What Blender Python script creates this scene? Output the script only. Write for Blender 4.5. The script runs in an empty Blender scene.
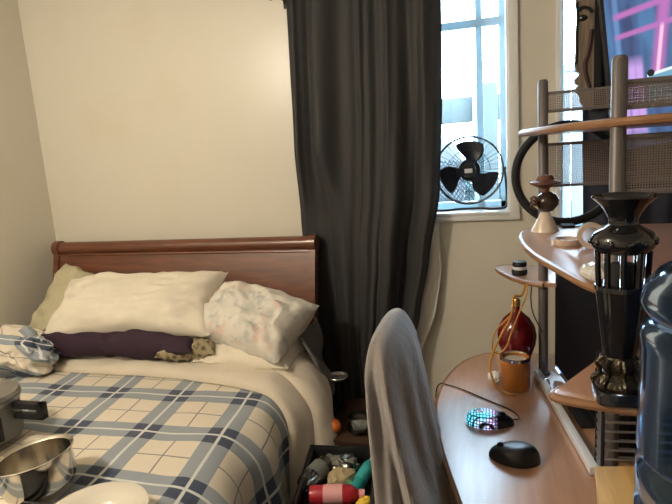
import bpy, bmesh, math, random
from mathutils import Vector, Matrix, noise
random.seed(7)
PI = math.pi
sc = bpy.context.scene
C = sc.collection

# ---------------------------------------------------------------- camera
cam_d = bpy.data.cameras.new('camera'); cam = bpy.data.objects.new('camera', cam_d); C.objects.link(cam)
YAW, PIT, ROL = 0.29, 0.1775, 0.07
f0 = Vector((-math.sin(YAW), math.cos(YAW), 0)); r0 = Vector((math.cos(YAW), math.sin(YAW), 0)); u0 = Vector((0, 0, 1))
fw = math.cos(PIT)*f0 - math.sin(PIT)*u0
up = math.sin(PIT)*f0 + math.cos(PIT)*u0
rt = math.cos(ROL)*r0 - math.sin(ROL)*up
uu = math.sin(ROL)*r0 + math.cos(ROL)*up
mw = Matrix((rt, uu, -fw)).transposed().to_4x4(); mw.translation = (0, 0, 1.55)
cam.matrix_world = mw
cam_d.sensor_fit = 'HORIZONTAL'; cam_d.sensor_width = 36; cam_d.lens = 540.0/672*36
cam_d.clip_start = 0.02
sc.camera = cam
# ---------------------------------------------------------------- world, light, exposure
w = bpy.data.worlds.new('world'); sc.world = w; w.use_nodes = True
bg = w.node_tree.nodes['Background']; bg.inputs[0].default_value = (0.62, 0.82, 1.0, 1); bg.inputs[1].default_value = 24.0
sc.view_settings.view_transform = 'Standard'; sc.view_settings.look = 'None'
sc.view_settings.exposure = 0.22; sc.view_settings.gamma = 1.0; sc.view_settings.use_curve_mapping = False
LAMP_W = 78; LAMP_POS = (-1.75, 0.25, 2.36)

# ---------------------------------------------------------------- materials
def srgb(r, g, b):
    f = lambda c: (c/255/12.92) if c/255 <= 0.04045 else ((c/255+0.055)/1.055)**2.4
    return (f(r), f(g), f(b), 1)
def mat(name, col, rough=0.6, metal=0.0, var=0.0, scale=8.0, bump=0.0, bscale=60.0, coat=0.0, trans=0.0, ior=1.45, sheen=0.0, spec=0.5, emit=None, estr=0.0):
    m = bpy.data.materials.new(name); m.use_nodes = True
    nt = m.node_tree; N = nt.nodes; L = nt.links; b = N['Principled BSDF']
    b.inputs['Base Color'].default_value = col; b.inputs['Roughness'].default_value = rough
    b.inputs['Metallic'].default_value = metal; b.inputs['Coat Weight'].default_value = coat
    b.inputs['Transmission Weight'].default_value = trans; b.inputs['IOR'].default_value = ior
    b.inputs['Sheen Weight'].default_value = sheen; b.inputs['Specular IOR Level'].default_value = spec
    tc = N.new('ShaderNodeTexCoord')
    if emit: b.inputs['Emission Color'].default_value = emit; b.inputs['Emission Strength'].default_value = estr
    if var > 0:
        n = N.new('ShaderNodeTexNoise'); n.inputs['Scale'].default_value = scale; n.inputs['Detail'].default_value = 4
        L.new(tc.outputs['Object'], n.inputs['Vector'])
        mx = N.new('ShaderNodeMix'); mx.data_type = 'RGBA'
        mx.inputs[6].default_value = tuple(c*(1-var) for c in col[:3])+(1,)
        mx.inputs[7].default_value = tuple(min(1, c*(1+var)) for c in col[:3])+(1,)
        L.new(n.outputs['Fac'], mx.inputs[0]); L.new(mx.outputs[2], b.inputs['Base Color'])
    if bump > 0:
        n2 = N.new('ShaderNodeTexNoise'); n2.inputs['Scale'].default_value = bscale; n2.inputs['Detail'].default_value = 3
        L.new(tc.outputs['Object'], n2.inputs['Vector'])
        bp = N.new('ShaderNodeBump'); bp.inputs['Strength'].default_value = bump; bp.inputs['Distance'].default_value = 0.01
        L.new(n2.outputs['Fac'], bp.inputs['Height']); L.new(bp.outputs[0], b.inputs['Normal'])
    return m
def wood(name, c1, c2, rough=0.35, axis='X', scale=6.0, coat=0.2):
    m = bpy.data.materials.new(name); m.use_nodes = True
    nt = m.node_tree; N = nt.nodes; L = nt.links; b = N['Principled BSDF']
    b.inputs['Roughness'].default_value = rough; b.inputs['Coat Weight'].default_value = coat; b.inputs['Coat Roughness'].default_value = 0.2
    tc = N.new('ShaderNodeTexCoord'); mp = N.new('ShaderNodeMapping')
    s = {'X': (1, 9, 9), 'Y': (9, 1, 9), 'Z': (9, 9, 1)}[axis]; mp.inputs['Scale'].default_value = s
    n = N.new('ShaderNodeTexNoise'); n.inputs['Scale'].default_value = scale; n.inputs['Detail'].default_value = 5; n.inputs['Distortion'].default_value = 0.6
    cr = N.new('ShaderNodeValToRGB'); cr.color_ramp.elements[0].position = 0.35; cr.color_ramp.elements[1].position = 0.7
    cr.color_ramp.elements[0].color = c1; cr.color_ramp.elements[1].color = c2
    L.new(tc.outputs['Object'], mp.inputs[0]); L.new(mp.outputs[0], n.inputs['Vector']); L.new(n.outputs['Fac'], cr.inputs[0]); L.new(cr.outputs[0], b.inputs['Base Color'])
    return m
def shell_glass(name, tint, rough=0.05, fres=1.45, extra=0.0):
    """thin clear plastic/glass wall: tinted see-through with fresnel reflection"""
    m = bpy.data.materials.new(name); m.use_nodes = True
    nt = m.node_tree; N = nt.nodes; L = nt.links; N.remove(N['Principled BSDF']); out = N['Material Output']
    t = N.new('ShaderNodeBsdfTransparent'); t.inputs[0].default_value = tint
    g = N.new('ShaderNodeBsdfGlossy'); g.inputs['Roughness'].default_value = rough
    fr = N.new('ShaderNodeFresnel'); fr.inputs[0].default_value = fres
    ad = N.new('ShaderNodeMath'); ad.operation = 'ADD'; ad.inputs[1].default_value = extra; L.new(fr.outputs[0], ad.inputs[0])
    mx = N.new('ShaderNodeMixShader'); L.new(ad.outputs[0], mx.inputs[0]); L.new(t.outputs[0], mx.inputs[1]); L.new(g.outputs[0], mx.inputs[2]); L.new(mx.outputs[0], out.inputs[0])
    return m

# wall paint, slightly glossy, with faint stains
def wall_mat(name, col):
    m = mat(name, col, rough=0.33, spec=0.7, bump=0.06, bscale=25)
    nt = m.node_tree; N = nt.nodes; L = nt.links; b = N['Principled BSDF']
    tc = N.new('ShaderNodeTexCoord'); n = N.new('ShaderNodeTexNoise'); n.inputs['Scale'].default_value = 2.2; n.inputs['Detail'].default_value = 5
    cr = N.new('ShaderNodeValToRGB'); e = cr.color_ramp.elements
    e[0].position = 0.30; e[0].color = tuple(c*k for c, k in zip(col[:3], (0.965, 0.95, 0.91)))+(1,)
    e[1].position = 0.46; e[1].color = col
    L.new(tc.outputs['Object'], n.inputs['Vector']); L.new(n.outputs['Fac'], cr.inputs[0]); L.new(cr.outputs[0], b.inputs['Base Color'])
    return m
M_wall = wall_mat('wall_paint', (0.70, 0.665, 0.575, 1))
M_ceil = mat('ceiling_paint', (0.8, 0.78, 0.72, 1), 0.8)
M_floor = wood('floor_wood', srgb(70, 48, 36), srgb(98, 68, 48), 0.45, 'Y', 4)
M_white = mat('white_trim', (0.82, 0.83, 0.82, 1), 0.35, var=0.03)
M_vinyl = mat('window_vinyl', (0.62, 0.74, 0.80, 1), 0.4, var=0.05)
_nt = M_vinyl.node_tree; _p = _nt.nodes['Principled BSDF']; _t = _nt.nodes.new('ShaderNodeBsdfTranslucent'); _t.inputs[0].default_value = (0.7, 0.85, 0.9, 1)
_m = _nt.nodes.new('ShaderNodeMixShader'); _m.inputs[0].default_value = 0.25; _nt.links.new(_p.outputs[0], _m.inputs[1]); _nt.links.new(_t.outputs[0], _m.inputs[2]); _nt.links.new(_m.outputs[0], _nt.nodes['Material Output'].inputs[0])
M_mahog = wood('mahogany', srgb(88, 50, 32), srgb(118, 68, 45), 0.38, 'X', 5, 0.5)
M_beech = wood('beech_laminate', srgb(178, 136, 108), srgb(190, 148, 120), 0.28, 'Y', 5, 0.3)
M_beech_e = mat('beech_edge', srgb(142, 104, 74), 0.4, var=0.08)
M_pine = wood('pine', srgb(190, 150, 78), srgb(212, 172, 98), 0.5, 'Y', 6, 0.1)
M_post = mat('grey_metal', srgb(104, 98, 98), 0.42, 0.2, var=0.04)
M_chrome = mat('chrome', (0.62, 0.58, 0.52, 1), 0.14, 1.0)
M_steel = mat('brushed_steel', (0.42, 0.41, 0.40, 1), 0.38, 0.85, var=0.1)
M_black = mat('black_plastic', (0.012, 0.012, 0.014, 1), 0.35)
M_blackm = mat('black_matte', (0.01, 0.01, 0.011, 1), 0.7)
M_blackg = mat('black_gloss', (0.008, 0.008, 0.01, 1), 0.08, coat=0.5)
M_navy = mat('fan_blade', (0.006, 0.008, 0.02, 1), 0.35)
M_curt = mat('charcoal_curtain', (0.026, 0.0255, 0.028, 1), 0.65, var=0.12, scale=3, bump=0.1, bscale=220, sheen=0.08)
M_sheer = mat('white_lining', (0.85, 0.83, 0.78, 1), 0.8, bump=0.3, bscale=30)
M_pillow = mat('cream_cotton', (0.72, 0.66, 0.55, 1), 0.85, var=0.06, scale=5, bump=0.5, bscale=14, sheen=0.2)
M_olive = mat('olive_cotton', (0.47, 0.43, 0.29, 1), 0.85, var=0.06, bump=0.4, bscale=14)
M_purple = mat('plum_fabric', (0.030, 0.012, 0.026, 1), 0.85, bump=0.4, bscale=20)
M_fold = mat('cream_blanket', (0.64, 0.57, 0.47, 1), 0.9, var=0.06, bump=0.45, bscale=22, sheen=0.2)
M_chair = mat('mauve_grey_cover', (0.20, 0.178, 0.175, 1), 0.9, var=0.1, bump=0.3, bscale=40, sheen=0.4)
M_ceram = mat('white_ceramic', (0.62, 0.58, 0.50, 1), 0.12, coat=0.5)
M_white2 = mat('white_plastic', (0.75, 0.75, 0.78, 1), 0.3)
M_mattress = mat('mattress_cloth', (0.6, 0.56, 0.5, 1), 0.9)

def floral_mat():
    m = mat('floral_cotton', (0.66, 0.62, 0.56, 1), 0.85, bump=0.5, bscale=14, sheen=0.2)
    nt = m.node_tree; N = nt.nodes; L = nt.links; b = N['Principled BSDF']; tc = N.new('ShaderNodeTexCoord')
    prev = None
    for (sc_, thr, col, off) in ((13, 0.60, (0.36, 0.42, 0.38, 1), 0), (10, 0.61, (0.68, 0.42, 0.34, 1), 5), (17, 0.64, (0.30, 0.34, 0.38, 1), 9)):
        mp = N.new('ShaderNodeMapping'); mp.inputs['Location'].default_value = (off, off, off)
        n = N.new('ShaderNodeTexNoise'); n.inputs['Scale'].default_value = sc_; n.inputs['Detail'].default_value = 4
        cr = N.new('ShaderNodeMapRange'); cr.inputs[1].default_value = thr-0.05; cr.inputs[2].default_value = thr+0.03; cr.inputs[4].default_value = 0.45
        mx = N.new('ShaderNodeMix'); mx.data_type = 'RGBA'; mx.inputs[7].default_value = col
        if prev is None: mx.inputs[6].default_value = (0.68, 0.645, 0.58, 1)
        else: L.new(prev, mx.inputs[6])
        L.new(tc.outputs['Object'], mp.inputs[0]); L.new(mp.outputs[0], n.inputs['Vector']); L.new(n.outputs['Fac'], cr.inputs[0]); L.new(cr.outputs[0], mx.inputs[0])
        prev = mx.outputs[2]
    L.new(prev, b.inputs['Base Color']); return m
M_floral = floral_mat()
def leopard_mat():
    m = mat('spotted_fabric', (0.4, 0.34, 0.2, 1), 0.9)
    nt = m.node_tree; N = nt.nodes; L = nt.links; b = N['Principled BSDF']; tc = N.new('ShaderNodeTexCoord')
    v = N.new('ShaderNodeTexVoronoi'); v.inputs['Scale'].default_value = 38; cr = N.new('ShaderNodeValToRGB')
    cr.color_ramp.elements[0].position = 0.25; cr.color_ramp.elements[0].color = (0.12, 0.09, 0.05, 1)
    cr.color_ramp.elements[1].position = 0.5; cr.color_ramp.elements[1].color = (0.32, 0.27, 0.17, 1)
    L.new(tc.outputs['Object'], v.inputs['Vector']); L.new(v.outputs['Distance'], cr.inputs[0]); L.new(cr.outputs[0], b.inputs['Base Color'])
    return m
M_leo = leopard_mat()

def plaid_mat():
    m = bpy.data.materials.new('plaid_cotton'); m.use_nodes = True
    nt = m.node_tree; N = nt.nodes; L = nt.links; b = N['Principled BSDF']; b.inputs['Roughness'].default_value = 0.88; b.inputs['Sheen Weight'].default_value = 0.2
    uv = N.new('ShaderNodeUVMap'); uv.uv_map = 'UVMap'; sp = N.new('ShaderNodeSeparateXYZ'); L.new(uv.outputs[0], sp.inputs[0])
    def mth(op, a, bb=None, clamp=False):
        n = N.new('ShaderNodeMath'); n.operation = op; n.use_clamp = clamp
        for i, x in enumerate((a, bb)):
            if x is None: continue
            if isinstance(x, (int, float)): n.inputs[i].default_value = x
            else: L.new(x, n.inputs[i])
        return n.outputs[0]
    def bands(src, per):
        f = mth('FRACT', mth('DIVIDE', src, per))                    # 0..1
        d = mth('ABSOLUTE', mth('SUBTRACT', f, 0.5))                 # 0 = band centre
        broad = mth('LESS_THAN', d, 0.175)
        white = mth('LESS_THAN', d, 0.018)
        thin = mth('GREATER_THAN', d, 0.490)
        return broad, white, thin
    bu, wu, tu = bands(sp.outputs[0], 0.305); bv, wv, tv = bands(sp.outputs[1], 0.285)
    cream = (0.68, 0.61, 0.50, 1); blue = (0.265, 0.30, 0.335, 1); navy = (0.035, 0.052, 0.095, 1); pale = (0.60, 0.62, 0.60, 1); grey = (0.22, 0.21, 0.21, 1)
    def mix(fac, a, c2):
        mx = N.new('ShaderNodeMix'); mx.data_type = 'RGBA'; L.new(fac, mx.inputs[0])
        if isinstance(a, tuple): mx.inputs[6].default_value = a
        else: L.new(a, mx.inputs[6])
        mx.inputs[7].default_value = c2; return mx.outputs[2]
    c = mix(mth('MAXIMUM', tu, tv), cream, grey)
    c = mix(mth('MAXIMUM', bu, bv), c, blue)
    c = mix(mth('MULTIPLY', bu, bv), c, navy)
    c = mix(mth('MAXIMUM', wu, wv), c, pale)
    L.new(c, b.inputs['Base Color'])
    tc = N.new('ShaderNodeTexCoord'); n2 = N.new('ShaderNodeTexNoise'); n2.inputs['Scale'].default_value = 18
    bp = N.new('ShaderNodeBump'); bp.inputs['Strength'].default_value = 0.4; bp.inputs['Distance'].default_value = 0.01
    L.new(tc.outputs['Object'], n2.inputs['Vector']); L.new(n2.outputs['Fac'], bp.inputs['Height']); L.new(bp.outputs[0], b.inputs['Normal'])
    return m
M_plaid = plaid_mat()

def mesh_metal_mat():
    """perforated steel sheet: diagonal rows of holes"""
    m = bpy.data.materials.new('perforated_metal'); m.use_nodes = True
    nt = m.node_tree; N = nt.nodes; L = nt.links; b = N['Principled BSDF']; b.inputs['Base Color'].default_value = srgb(124, 114, 110); b.inputs['Metallic'].default_value = 0.1; b.inputs['Roughness'].default_value = 0.45
    out = N['Material Output']; tc = N.new('ShaderNodeTexCoord'); sp = N.new('ShaderNodeSeparateXYZ'); L.new(tc.outputs['Object'], sp.inputs[0])
    def mth(op, a, bb=None):
        n = N.new('ShaderNodeMath'); n.operation = op
        for i, x in enumerate((a, bb)):
            if x is None: continue
            if isinstance(x, (int, float)): n.inputs[i].default_value = x
            else: L.new(x, n.inputs[i])
        return n.outputs[0]
    k = 2*PI/0.0105
    s1 = mth('SINE', mth('MULTIPLY', mth('ADD', sp.outputs[0], sp.outputs[2]), k)); s2 = mth('SINE', mth('MULTIPLY', mth('SUBTRACT', sp.outputs[0], sp.outputs[2]), k))
    hole = mth('GREATER_THAN', mth('MULTIPLY', s1, s2), 0.0)
    hole = mth('MULTIPLY', hole, 0.85)
    t = N.new('ShaderNodeBsdfTransparent'); mx = N.new('ShaderNodeMixShader'); L.new(hole, mx.inputs[0]); L.new(b.outputs[0], mx.inputs[1]); L.new(t.outputs[0], mx.inputs[2]); L.new(mx.outputs[0], out.inputs[0])
    return m
M_mesh = mesh_metal_mat()

# ---------------------------------------------------------------- geometry helpers (world coordinates unless a parent is given)
def obj(name, bm, m, parent=None, smooth=True, mods=None):
    me = bpy.data.meshes.new(name)
    bmesh.ops.recalc_face_normals(bm, faces=bm.faces)
    if parent is not None: origin = Vector(parent['_o']) if '_o' in parent else Vector(parent.location)
    else:
        xs = [v.co for v in bm.verts]
        origin = Vector(((min(v.x for v in xs)+max(v.x for v in xs))/2, (min(v.y for v in xs)+max(v.y for v in xs))/2, min(v.z for v in xs)))
    for v in bm.verts: v.co -= origin
    bm.to_mesh(me); bm.free()
    if smooth:
        for p in me.polygons: p.use_smooth = True
        try: me.set_sharp_from_angle(angle=math.radians(38))
        except Exception: pass
    o = bpy.data.objects.new(name, me); C.objects.link(o); me.materials.append(m)
    if parent is not None:
        o.parent = parent
        ORG[o] = origin
    else: o.location = origin; ORG[o] = origin
    return o
ORG = {}
class P:  # pseudo-parent wrapper so children of children share the thing's origin
    pass
def part(name, bm, m, parent, smooth=True, label=None):
    me_parent = parent
    origin = ORG[me_parent]
    me = bpy.data.meshes.new(name); bmesh.ops.recalc_face_normals(bm, faces=bm.faces)
    for v in bm.verts: v.co -= origin
    bm.to_mesh(me); bm.free()
    if smooth:
        for p in me.polygons: p.use_smooth = True
        try: me.set_sharp_from_angle(angle=math.radians(38))
        except Exception: pass
    o = bpy.data.objects.new(name, me); C.objects.link(o); me.materials.append(m); o.parent = parent; ORG[o] = origin
    if label: o['label'] = label
    return o
def thing(name, label, cat, loc, group=None):
    o = bpy.data.objects.new(name, None); C.objects.link(o); o.location = loc; o['label'] = label; o['category'] = cat
    o.empty_display_size = 0.05
    if group: o['group'] = group
    ORG[o] = Vector(loc); return o
def tag(o, label, cat, group=None):
    o['label'] = label; o['category'] = cat
    if group: o['group'] = group
    return o
def struct(name, bm, m, smooth=False):
    o = obj(name, bm, m, None, smooth); o['kind'] = 'structure'; return o
def BM(): return bmesh.new()
def box(bm, x0, x1, y0, y1, z0, z1, bev=0.0, seg=2, rot=None, piv=None):
    r = bmesh.ops.create_cube(bm, size=1.0); vs = r['verts']
    for v in vs:
        v.co = Vector((x0+(v.co.x+.5)*(x1-x0), y0+(v.co.y+.5)*(y1-y0), z0+(v.co.z+.5)*(z1-z0)))
    if bev > 0:
        es = list({e for v in vs for e in v.link_edges})
        rr = bmesh.ops.bevel(bm, geom=es, offset=bev, segments=seg, affect='EDGES', profile=0.5)
        vs = list({v for f in rr['faces'] for v in f.verts} | {v for v in vs if v.is_valid})
    if rot is not None:
        p = Vector(piv) if piv else Vector(((x0+x1)/2, (y0+y1)/2, (z0+z1)/2))
        for v in vs: v.co = rot @ (v.co-p) + p
    return bm
def tube(bm, pts, r, seg=8, closed=False, cap=True):
    pts = [Vector(p) for p in pts]; n = len(pts); rings = []
    rad = r if isinstance(r, (list, tuple)) else [r]*n
    prev = None
    for i, p in enumerate(pts):
        if closed: t = (pts[(i+1) % n]-pts[i-1]).normalized()
        else: t = (pts[min(i+1, n-1)]-pts[max(i-1, 0)]).normalized()
        if prev is None:
            a = Vector((0, 0, 1)) if abs(t.z) < 0.9 else Vector((1, 0, 0)); nrm = t.cross(a).normalized()
        else: nrm = (prev - t*prev.dot(t)).normalized()
        prev = nrm; bn = t.cross(nrm)
        rings.append([bm.verts.new(p+rad[i]*(math.cos(2*PI*k/seg)*nrm+math.sin(2*PI*k/seg)*bn)) for k in range(seg)])
    m = n if closed else n-1
    for i in range(m):
        A, B = rings[i], rings[(i+1) % n]
        off = 0
        if closed and i == n-1:
            off = min(range(seg), key=lambda k: (A[0].co-B[k].co).length)
        for k in range(seg): bm.faces.new((A[k], A[(k+1) % seg], B[(k+1+off) % seg], B[(k+off) % seg]))
    if cap and not closed:
        bm.faces.new(rings[0][::-1]); bm.faces.new(rings[-1])
    return bm
def lathe(bm, prof, cx, cy, seg=40, sq=None):
    """prof: list of (r,z). closed at axis where r==0"""
    rings = []
    for r, z in prof:
        if r <= 1e-6: rings.append([bm.verts.new((cx, cy, z))])
        else: rings.append([bm.verts.new((cx+r*math.cos(2*PI*k/seg), cy+r*math.sin(2*PI*k/seg), z)) for k in range(seg)])
    for A, B in zip(rings, rings[1:]):
        if len(A) == 1 and len(B) == 1: continue
        for k in range(seg):
            a, b2, c, d = A[k % len(A)], A[(k+1) % len(A)], B[(k+1) % len(B)], B[k % len(B)]
            if len(A) == 1: bm.faces.new((a, c, d))
            elif len(B) == 1: bm.faces.new((a, b2, c))
            else: bm.faces.new((a, b2, c, d))
    return bm
def prism(bm, poly, z0, z1, bev=0.0):
    b = [bm.verts.new((x, y, z0)) for x, y in poly]; t = [bm.verts.new((x, y, z1)) for x, y in poly]; n = len(poly)
    f1 = bm.faces.new(b[::-1]); f2 = bm.faces.new(t)
    for i in range(n): bm.faces.new((b[i], b[(i+1) % n], t[(i+1) % n], t[i]))
    if bev > 0:
        es = list(set(f1.edges) | set(f2.edges)); bmesh.ops.bevel(bm, geom=es, offset=bev, segments=2, affect='EDGES', profile=0.5)
    return bm
def grid(bm, fn, nu, nv, uvfn=None, closed_u=False):
    V = [[bm.verts.new(fn(i/nu, j/nv)) for j in range(nv+1)] for i in range(nu + (0 if closed_u else 1))]
    lay = bm.loops.layers.uv.new('UVMap') if uvfn else None
    m = len(V)
    for i in range(nu):
        for j in range(nv):
            f = bm.faces.new((V[i][j], V[(i+1) % m][j], V[(i+1) % m][j+1], V[i][j+1]))
            if lay:
                for l, (a, b2) in zip(f.loops, ((i, j), (i+1, j), (i+1, j+1), (i, j+1))): l[lay].uv = uvfn(a/nu, b2/nv)
    return bm
def solid(o, th, off=0):
    s = o.modifiers.new('solid', 'SOLIDIFY'); s.thickness = th; s.offset = off; return o
def catmull(pts, n=8, closed=False):
    out = []; P_ = [Vector(p) for p in pts]; k = len(P_)
    for i in range(k if closed else k-1):
        if closed: a, b2, c, d = P_[i-1], P_[i], P_[(i+1) % k], P_[(i+2) % k]
        else: a, b2, c, d = P_[max(i-1, 0)], P_[i], P_[i+1], P_[min(i+2, k-1)]
        for j in range(n):
            t = j/n
            out.append(0.5*((2*b2)+(-a+c)*t+(2*a-5*b2+4*c-d)*t*t+(-a+3*b2-3*c+d)*t**3))
    if not closed: out.append(P_[-1])
    return out
def nz(x, y, z=0.0): return noise.noise(Vector((x, y, z)))
def RZ(a): return Matrix.Rotation(a, 3, 'Z')
def RX(a): return Matrix.Rotation(a, 3, 'X')
def RY(a): return Matrix.Rotation(a, 3, 'Y')
def txt(body, size, depth=0.0008):
    cu = bpy.data.curves.new('t', 'FONT'); cu.body = body; cu.size = size; cu.extrude = depth; cu.align_x = 'CENTER'; cu.align_y = 'CENTER'
    to = bpy.data.objects.new('t', cu); C.objects.link(to); dg = bpy.context.evaluated_depsgraph_get()
    me = bpy.data.meshes.new_from_object(to.evaluated_get(dg)); bpy.data.objects.remove(to)
    bm = BM(); bm.from_mesh(me); return bm

# ================================================================ SETTING
XL, XR, YB, YF, ZC = -2.53, 1.45, 2.62, -1.6, 2.6
WT = 0.26
struct('floor', box(BM(), XL-.2, XR+.2, YF-.2, YB+WT, -.1, 0), M_floor)
struct('ceiling', box(BM(), XL-.2, XR+.2, YF-.2, YB+WT, ZC, ZC+.1), M_ceil)
struct('wall_left', box(BM(), XL-.12, XL, YF-.2, YB+WT, 0, ZC), M_wall)
struct('wall_right', box(BM(), XR, XR+.12, YF-.2, YB+WT, 0, ZC), M_wall)
struct('wall_front', box(BM(), XL, XR, YF-.12, YF, 0, ZC), M_wall)
# back wall with two openings
W1 = (-0.86, 0.072, 1.235, 2.30); W2 = (0.288, 0.72, 1.12, 2.30)
b = BM(); y0, y1 = YB, YB+WT
box(b, XL, W1[0], y0, y1, 0, ZC); box(b, W1[0], W1[1], y0, y1, 0, W1[2]); box(b, W1[0], W1[1], y0, y1, W1[3], ZC)
box(b, W1[1], W2[0], y0, y1, 0, ZC); box(b, W2[0], W2[1], y0, y1, 0, W2[2]); box(b, W2[0], W2[1], y0, y1, W2[3], ZC)
box(b, W2[1], XR, y0, y1, 0, ZC)
struct('wall_back', b, M_wall)

def window(idx, W, trimw, mull):
    x0, x1, z0, z1 = W
    t = bpy.data.objects.new('window_%d' % idx, None); C.objects.link(t); t.location = ((x0+x1)/2, YB+.1, z0); t['kind'] = 'structure'; ORG[t] = Vector(t.location)
    b = BM(); d = .018
    box(b, x0-trimw, x0, YB-d, YB, z0-.02, z1+trimw, .003); box(b, x1, x1+trimw, YB-d, YB, z0-.02, z1+trimw, .003)
    box(b, x0, x1, YB-d, YB, z1, z1+trimw, .003)
    box(b, x0-trimw, x1+trimw, YB-d-.004, YB, z0-.034, z0-.012, .003)
    part('window_trim', b, M_white, t)
    # reveal lining
    b = BM(); box(b, x0, x0+.008, YB, YB+WT, z0, z1); box(b, x1-.008, x1, YB, YB+WT, z0, z1); box(b, x0, x1, YB, YB+WT, z1-.008, z1)
    part('window_reveal', b, M_white, t, False)
    b = BM(); box(b, x0, x1, YB-d-.004, YB+WT, z0-.011, z0+.005, .002); part('window_sill', b, M_white, t)
    # vinyl frame near outside
    ya, yb = YB+.19, YB+.235; f = .035
    b = BM(); box(b, x0, x0+f, ya, yb, z0, z1); box(b, x1-f, x1, ya, yb, z0, z1); box(b, x0, x1, ya, yb, z1-f, z1); box(b, x0, x1, ya, yb, z0, z0+f)
    fr = part('window_frame', b, M_vinyl, t, False)
    for mx, wd in mull:
        b = BM(); box(b, mx-wd/2, mx+wd/2, ya-.01, yb, z0, z1); part('mullion', b, M_vinyl, t, False)
    b = BM(); box(b, x0+f, x1-f, ya+.02, ya+.024, z0+f, z1-f); part('pane', b, M_pane, t, False)
    return t
M_pane = shell_glass('window_glass', (0.97, 0.99, 1, 1), 0.02)
t = window(1, W1, .042, [(-.055, .03), (-.42, .03)])
b = BM(); box(b, -.84, .05, YB+.17, YB+.2, 2.10, 2.135); part('sash_rail', b, M_vinyl, t, False)
window(2, W2, .020, [])
b = BM(); box(b, XL, XR, YB-.015, YB, 0, .09, .004); struct('baseboard_back', b, M_white)

# ---- outdoors seen through the windows
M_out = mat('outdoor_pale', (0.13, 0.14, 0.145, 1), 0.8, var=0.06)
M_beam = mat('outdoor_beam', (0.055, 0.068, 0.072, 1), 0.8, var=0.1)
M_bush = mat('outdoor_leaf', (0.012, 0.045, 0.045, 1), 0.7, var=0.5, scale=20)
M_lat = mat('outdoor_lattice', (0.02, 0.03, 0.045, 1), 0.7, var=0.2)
b = BM(); box(b, -4, 2.6, 3.2, 9, .55, .6)
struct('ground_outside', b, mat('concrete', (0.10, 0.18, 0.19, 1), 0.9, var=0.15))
t = thing('porch_railing', 'pale porch railing with a wide grey top beam outside the window', 'railing', (-.5, 4.2, .6))
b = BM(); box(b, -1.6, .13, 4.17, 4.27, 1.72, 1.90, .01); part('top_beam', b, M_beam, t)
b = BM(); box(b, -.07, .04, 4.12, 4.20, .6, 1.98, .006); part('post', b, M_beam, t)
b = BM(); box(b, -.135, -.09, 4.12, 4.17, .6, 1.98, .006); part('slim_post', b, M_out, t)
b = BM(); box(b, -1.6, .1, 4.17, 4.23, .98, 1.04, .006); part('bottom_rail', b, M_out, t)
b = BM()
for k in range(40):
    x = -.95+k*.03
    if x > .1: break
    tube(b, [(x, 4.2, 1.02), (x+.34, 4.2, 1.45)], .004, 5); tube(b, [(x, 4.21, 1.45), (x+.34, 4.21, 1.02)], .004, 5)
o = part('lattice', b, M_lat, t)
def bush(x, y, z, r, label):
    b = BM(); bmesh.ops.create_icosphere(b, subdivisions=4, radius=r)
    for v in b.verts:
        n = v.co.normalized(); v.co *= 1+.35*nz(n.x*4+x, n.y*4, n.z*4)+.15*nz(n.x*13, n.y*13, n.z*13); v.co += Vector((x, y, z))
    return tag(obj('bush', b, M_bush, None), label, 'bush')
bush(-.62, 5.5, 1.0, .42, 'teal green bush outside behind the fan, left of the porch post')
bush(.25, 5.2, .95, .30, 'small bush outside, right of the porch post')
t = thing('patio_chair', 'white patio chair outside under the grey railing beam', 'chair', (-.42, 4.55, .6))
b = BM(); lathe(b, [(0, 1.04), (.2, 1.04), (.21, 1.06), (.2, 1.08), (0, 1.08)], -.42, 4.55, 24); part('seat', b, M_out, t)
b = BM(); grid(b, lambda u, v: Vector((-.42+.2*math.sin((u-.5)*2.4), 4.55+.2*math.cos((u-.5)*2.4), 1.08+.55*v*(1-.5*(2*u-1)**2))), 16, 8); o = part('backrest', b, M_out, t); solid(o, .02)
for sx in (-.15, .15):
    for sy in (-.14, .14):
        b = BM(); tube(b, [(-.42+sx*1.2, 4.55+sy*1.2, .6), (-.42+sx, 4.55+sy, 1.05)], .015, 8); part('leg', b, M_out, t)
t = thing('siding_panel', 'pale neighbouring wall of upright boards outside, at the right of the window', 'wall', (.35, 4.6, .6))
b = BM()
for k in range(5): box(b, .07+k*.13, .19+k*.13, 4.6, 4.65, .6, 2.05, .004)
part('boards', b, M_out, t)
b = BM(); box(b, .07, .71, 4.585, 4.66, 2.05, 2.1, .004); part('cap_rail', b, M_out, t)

# ================================================================ BED
t = thing('bed', 'double bed with a reddish mahogany sleigh headboard against the back wall', 'bed', (-1.63, 1.6, 0))
hx0, hx1 = -2.44, -.85
def hprof(s):   # s 0..1 bottom to top -> (y,z) of the front face
    z = .25+s*.86
    y = 2.40 + .0 + .105*max(0, (z-.55)/.56)**1.5
    return y, z
def head_panel(x0, x1, th, fo, ztop=1.0):
    b = BM(); n = 20; pf = []
    for i in range(n+1):
        y, z = hprof(i/n*ztop); pf.append((y-fo, z))
    pb = [(y+th+fo, z) for y, z in pf][::-1]
    pol = pf+pb; A = [b.verts.new((x0, y, z)) for y, z in pol]; B = [b.verts.new((x1, y, z)) for y, z in pol]; m = len(pol)
    b.faces.new(A); b.faces.new(B[::-1])
    for i in range(m): b.faces.new((A[i], B[i], B[(i+1) % m], A[(i+1) % m]))
    return b
hb = part('headboard', head_panel(hx0+.03, hx1-.03, .03, 0), M_mahog, t)
b = BM()
cy, cz, r = 2.522, 1.127, .036
tube(b, [(hx0+.03, cy, cz), (hx1-.03, cy, cz)], r, 24); part('top_roll', b, M_mahog, hb)
b = BM(); tube(b, [(hx0+.03, 2.497, 1.09), (hx1-.03, 2.497, 1.09)], .006, 8); part('bead_molding', b, M_mahog, hb)
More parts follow.
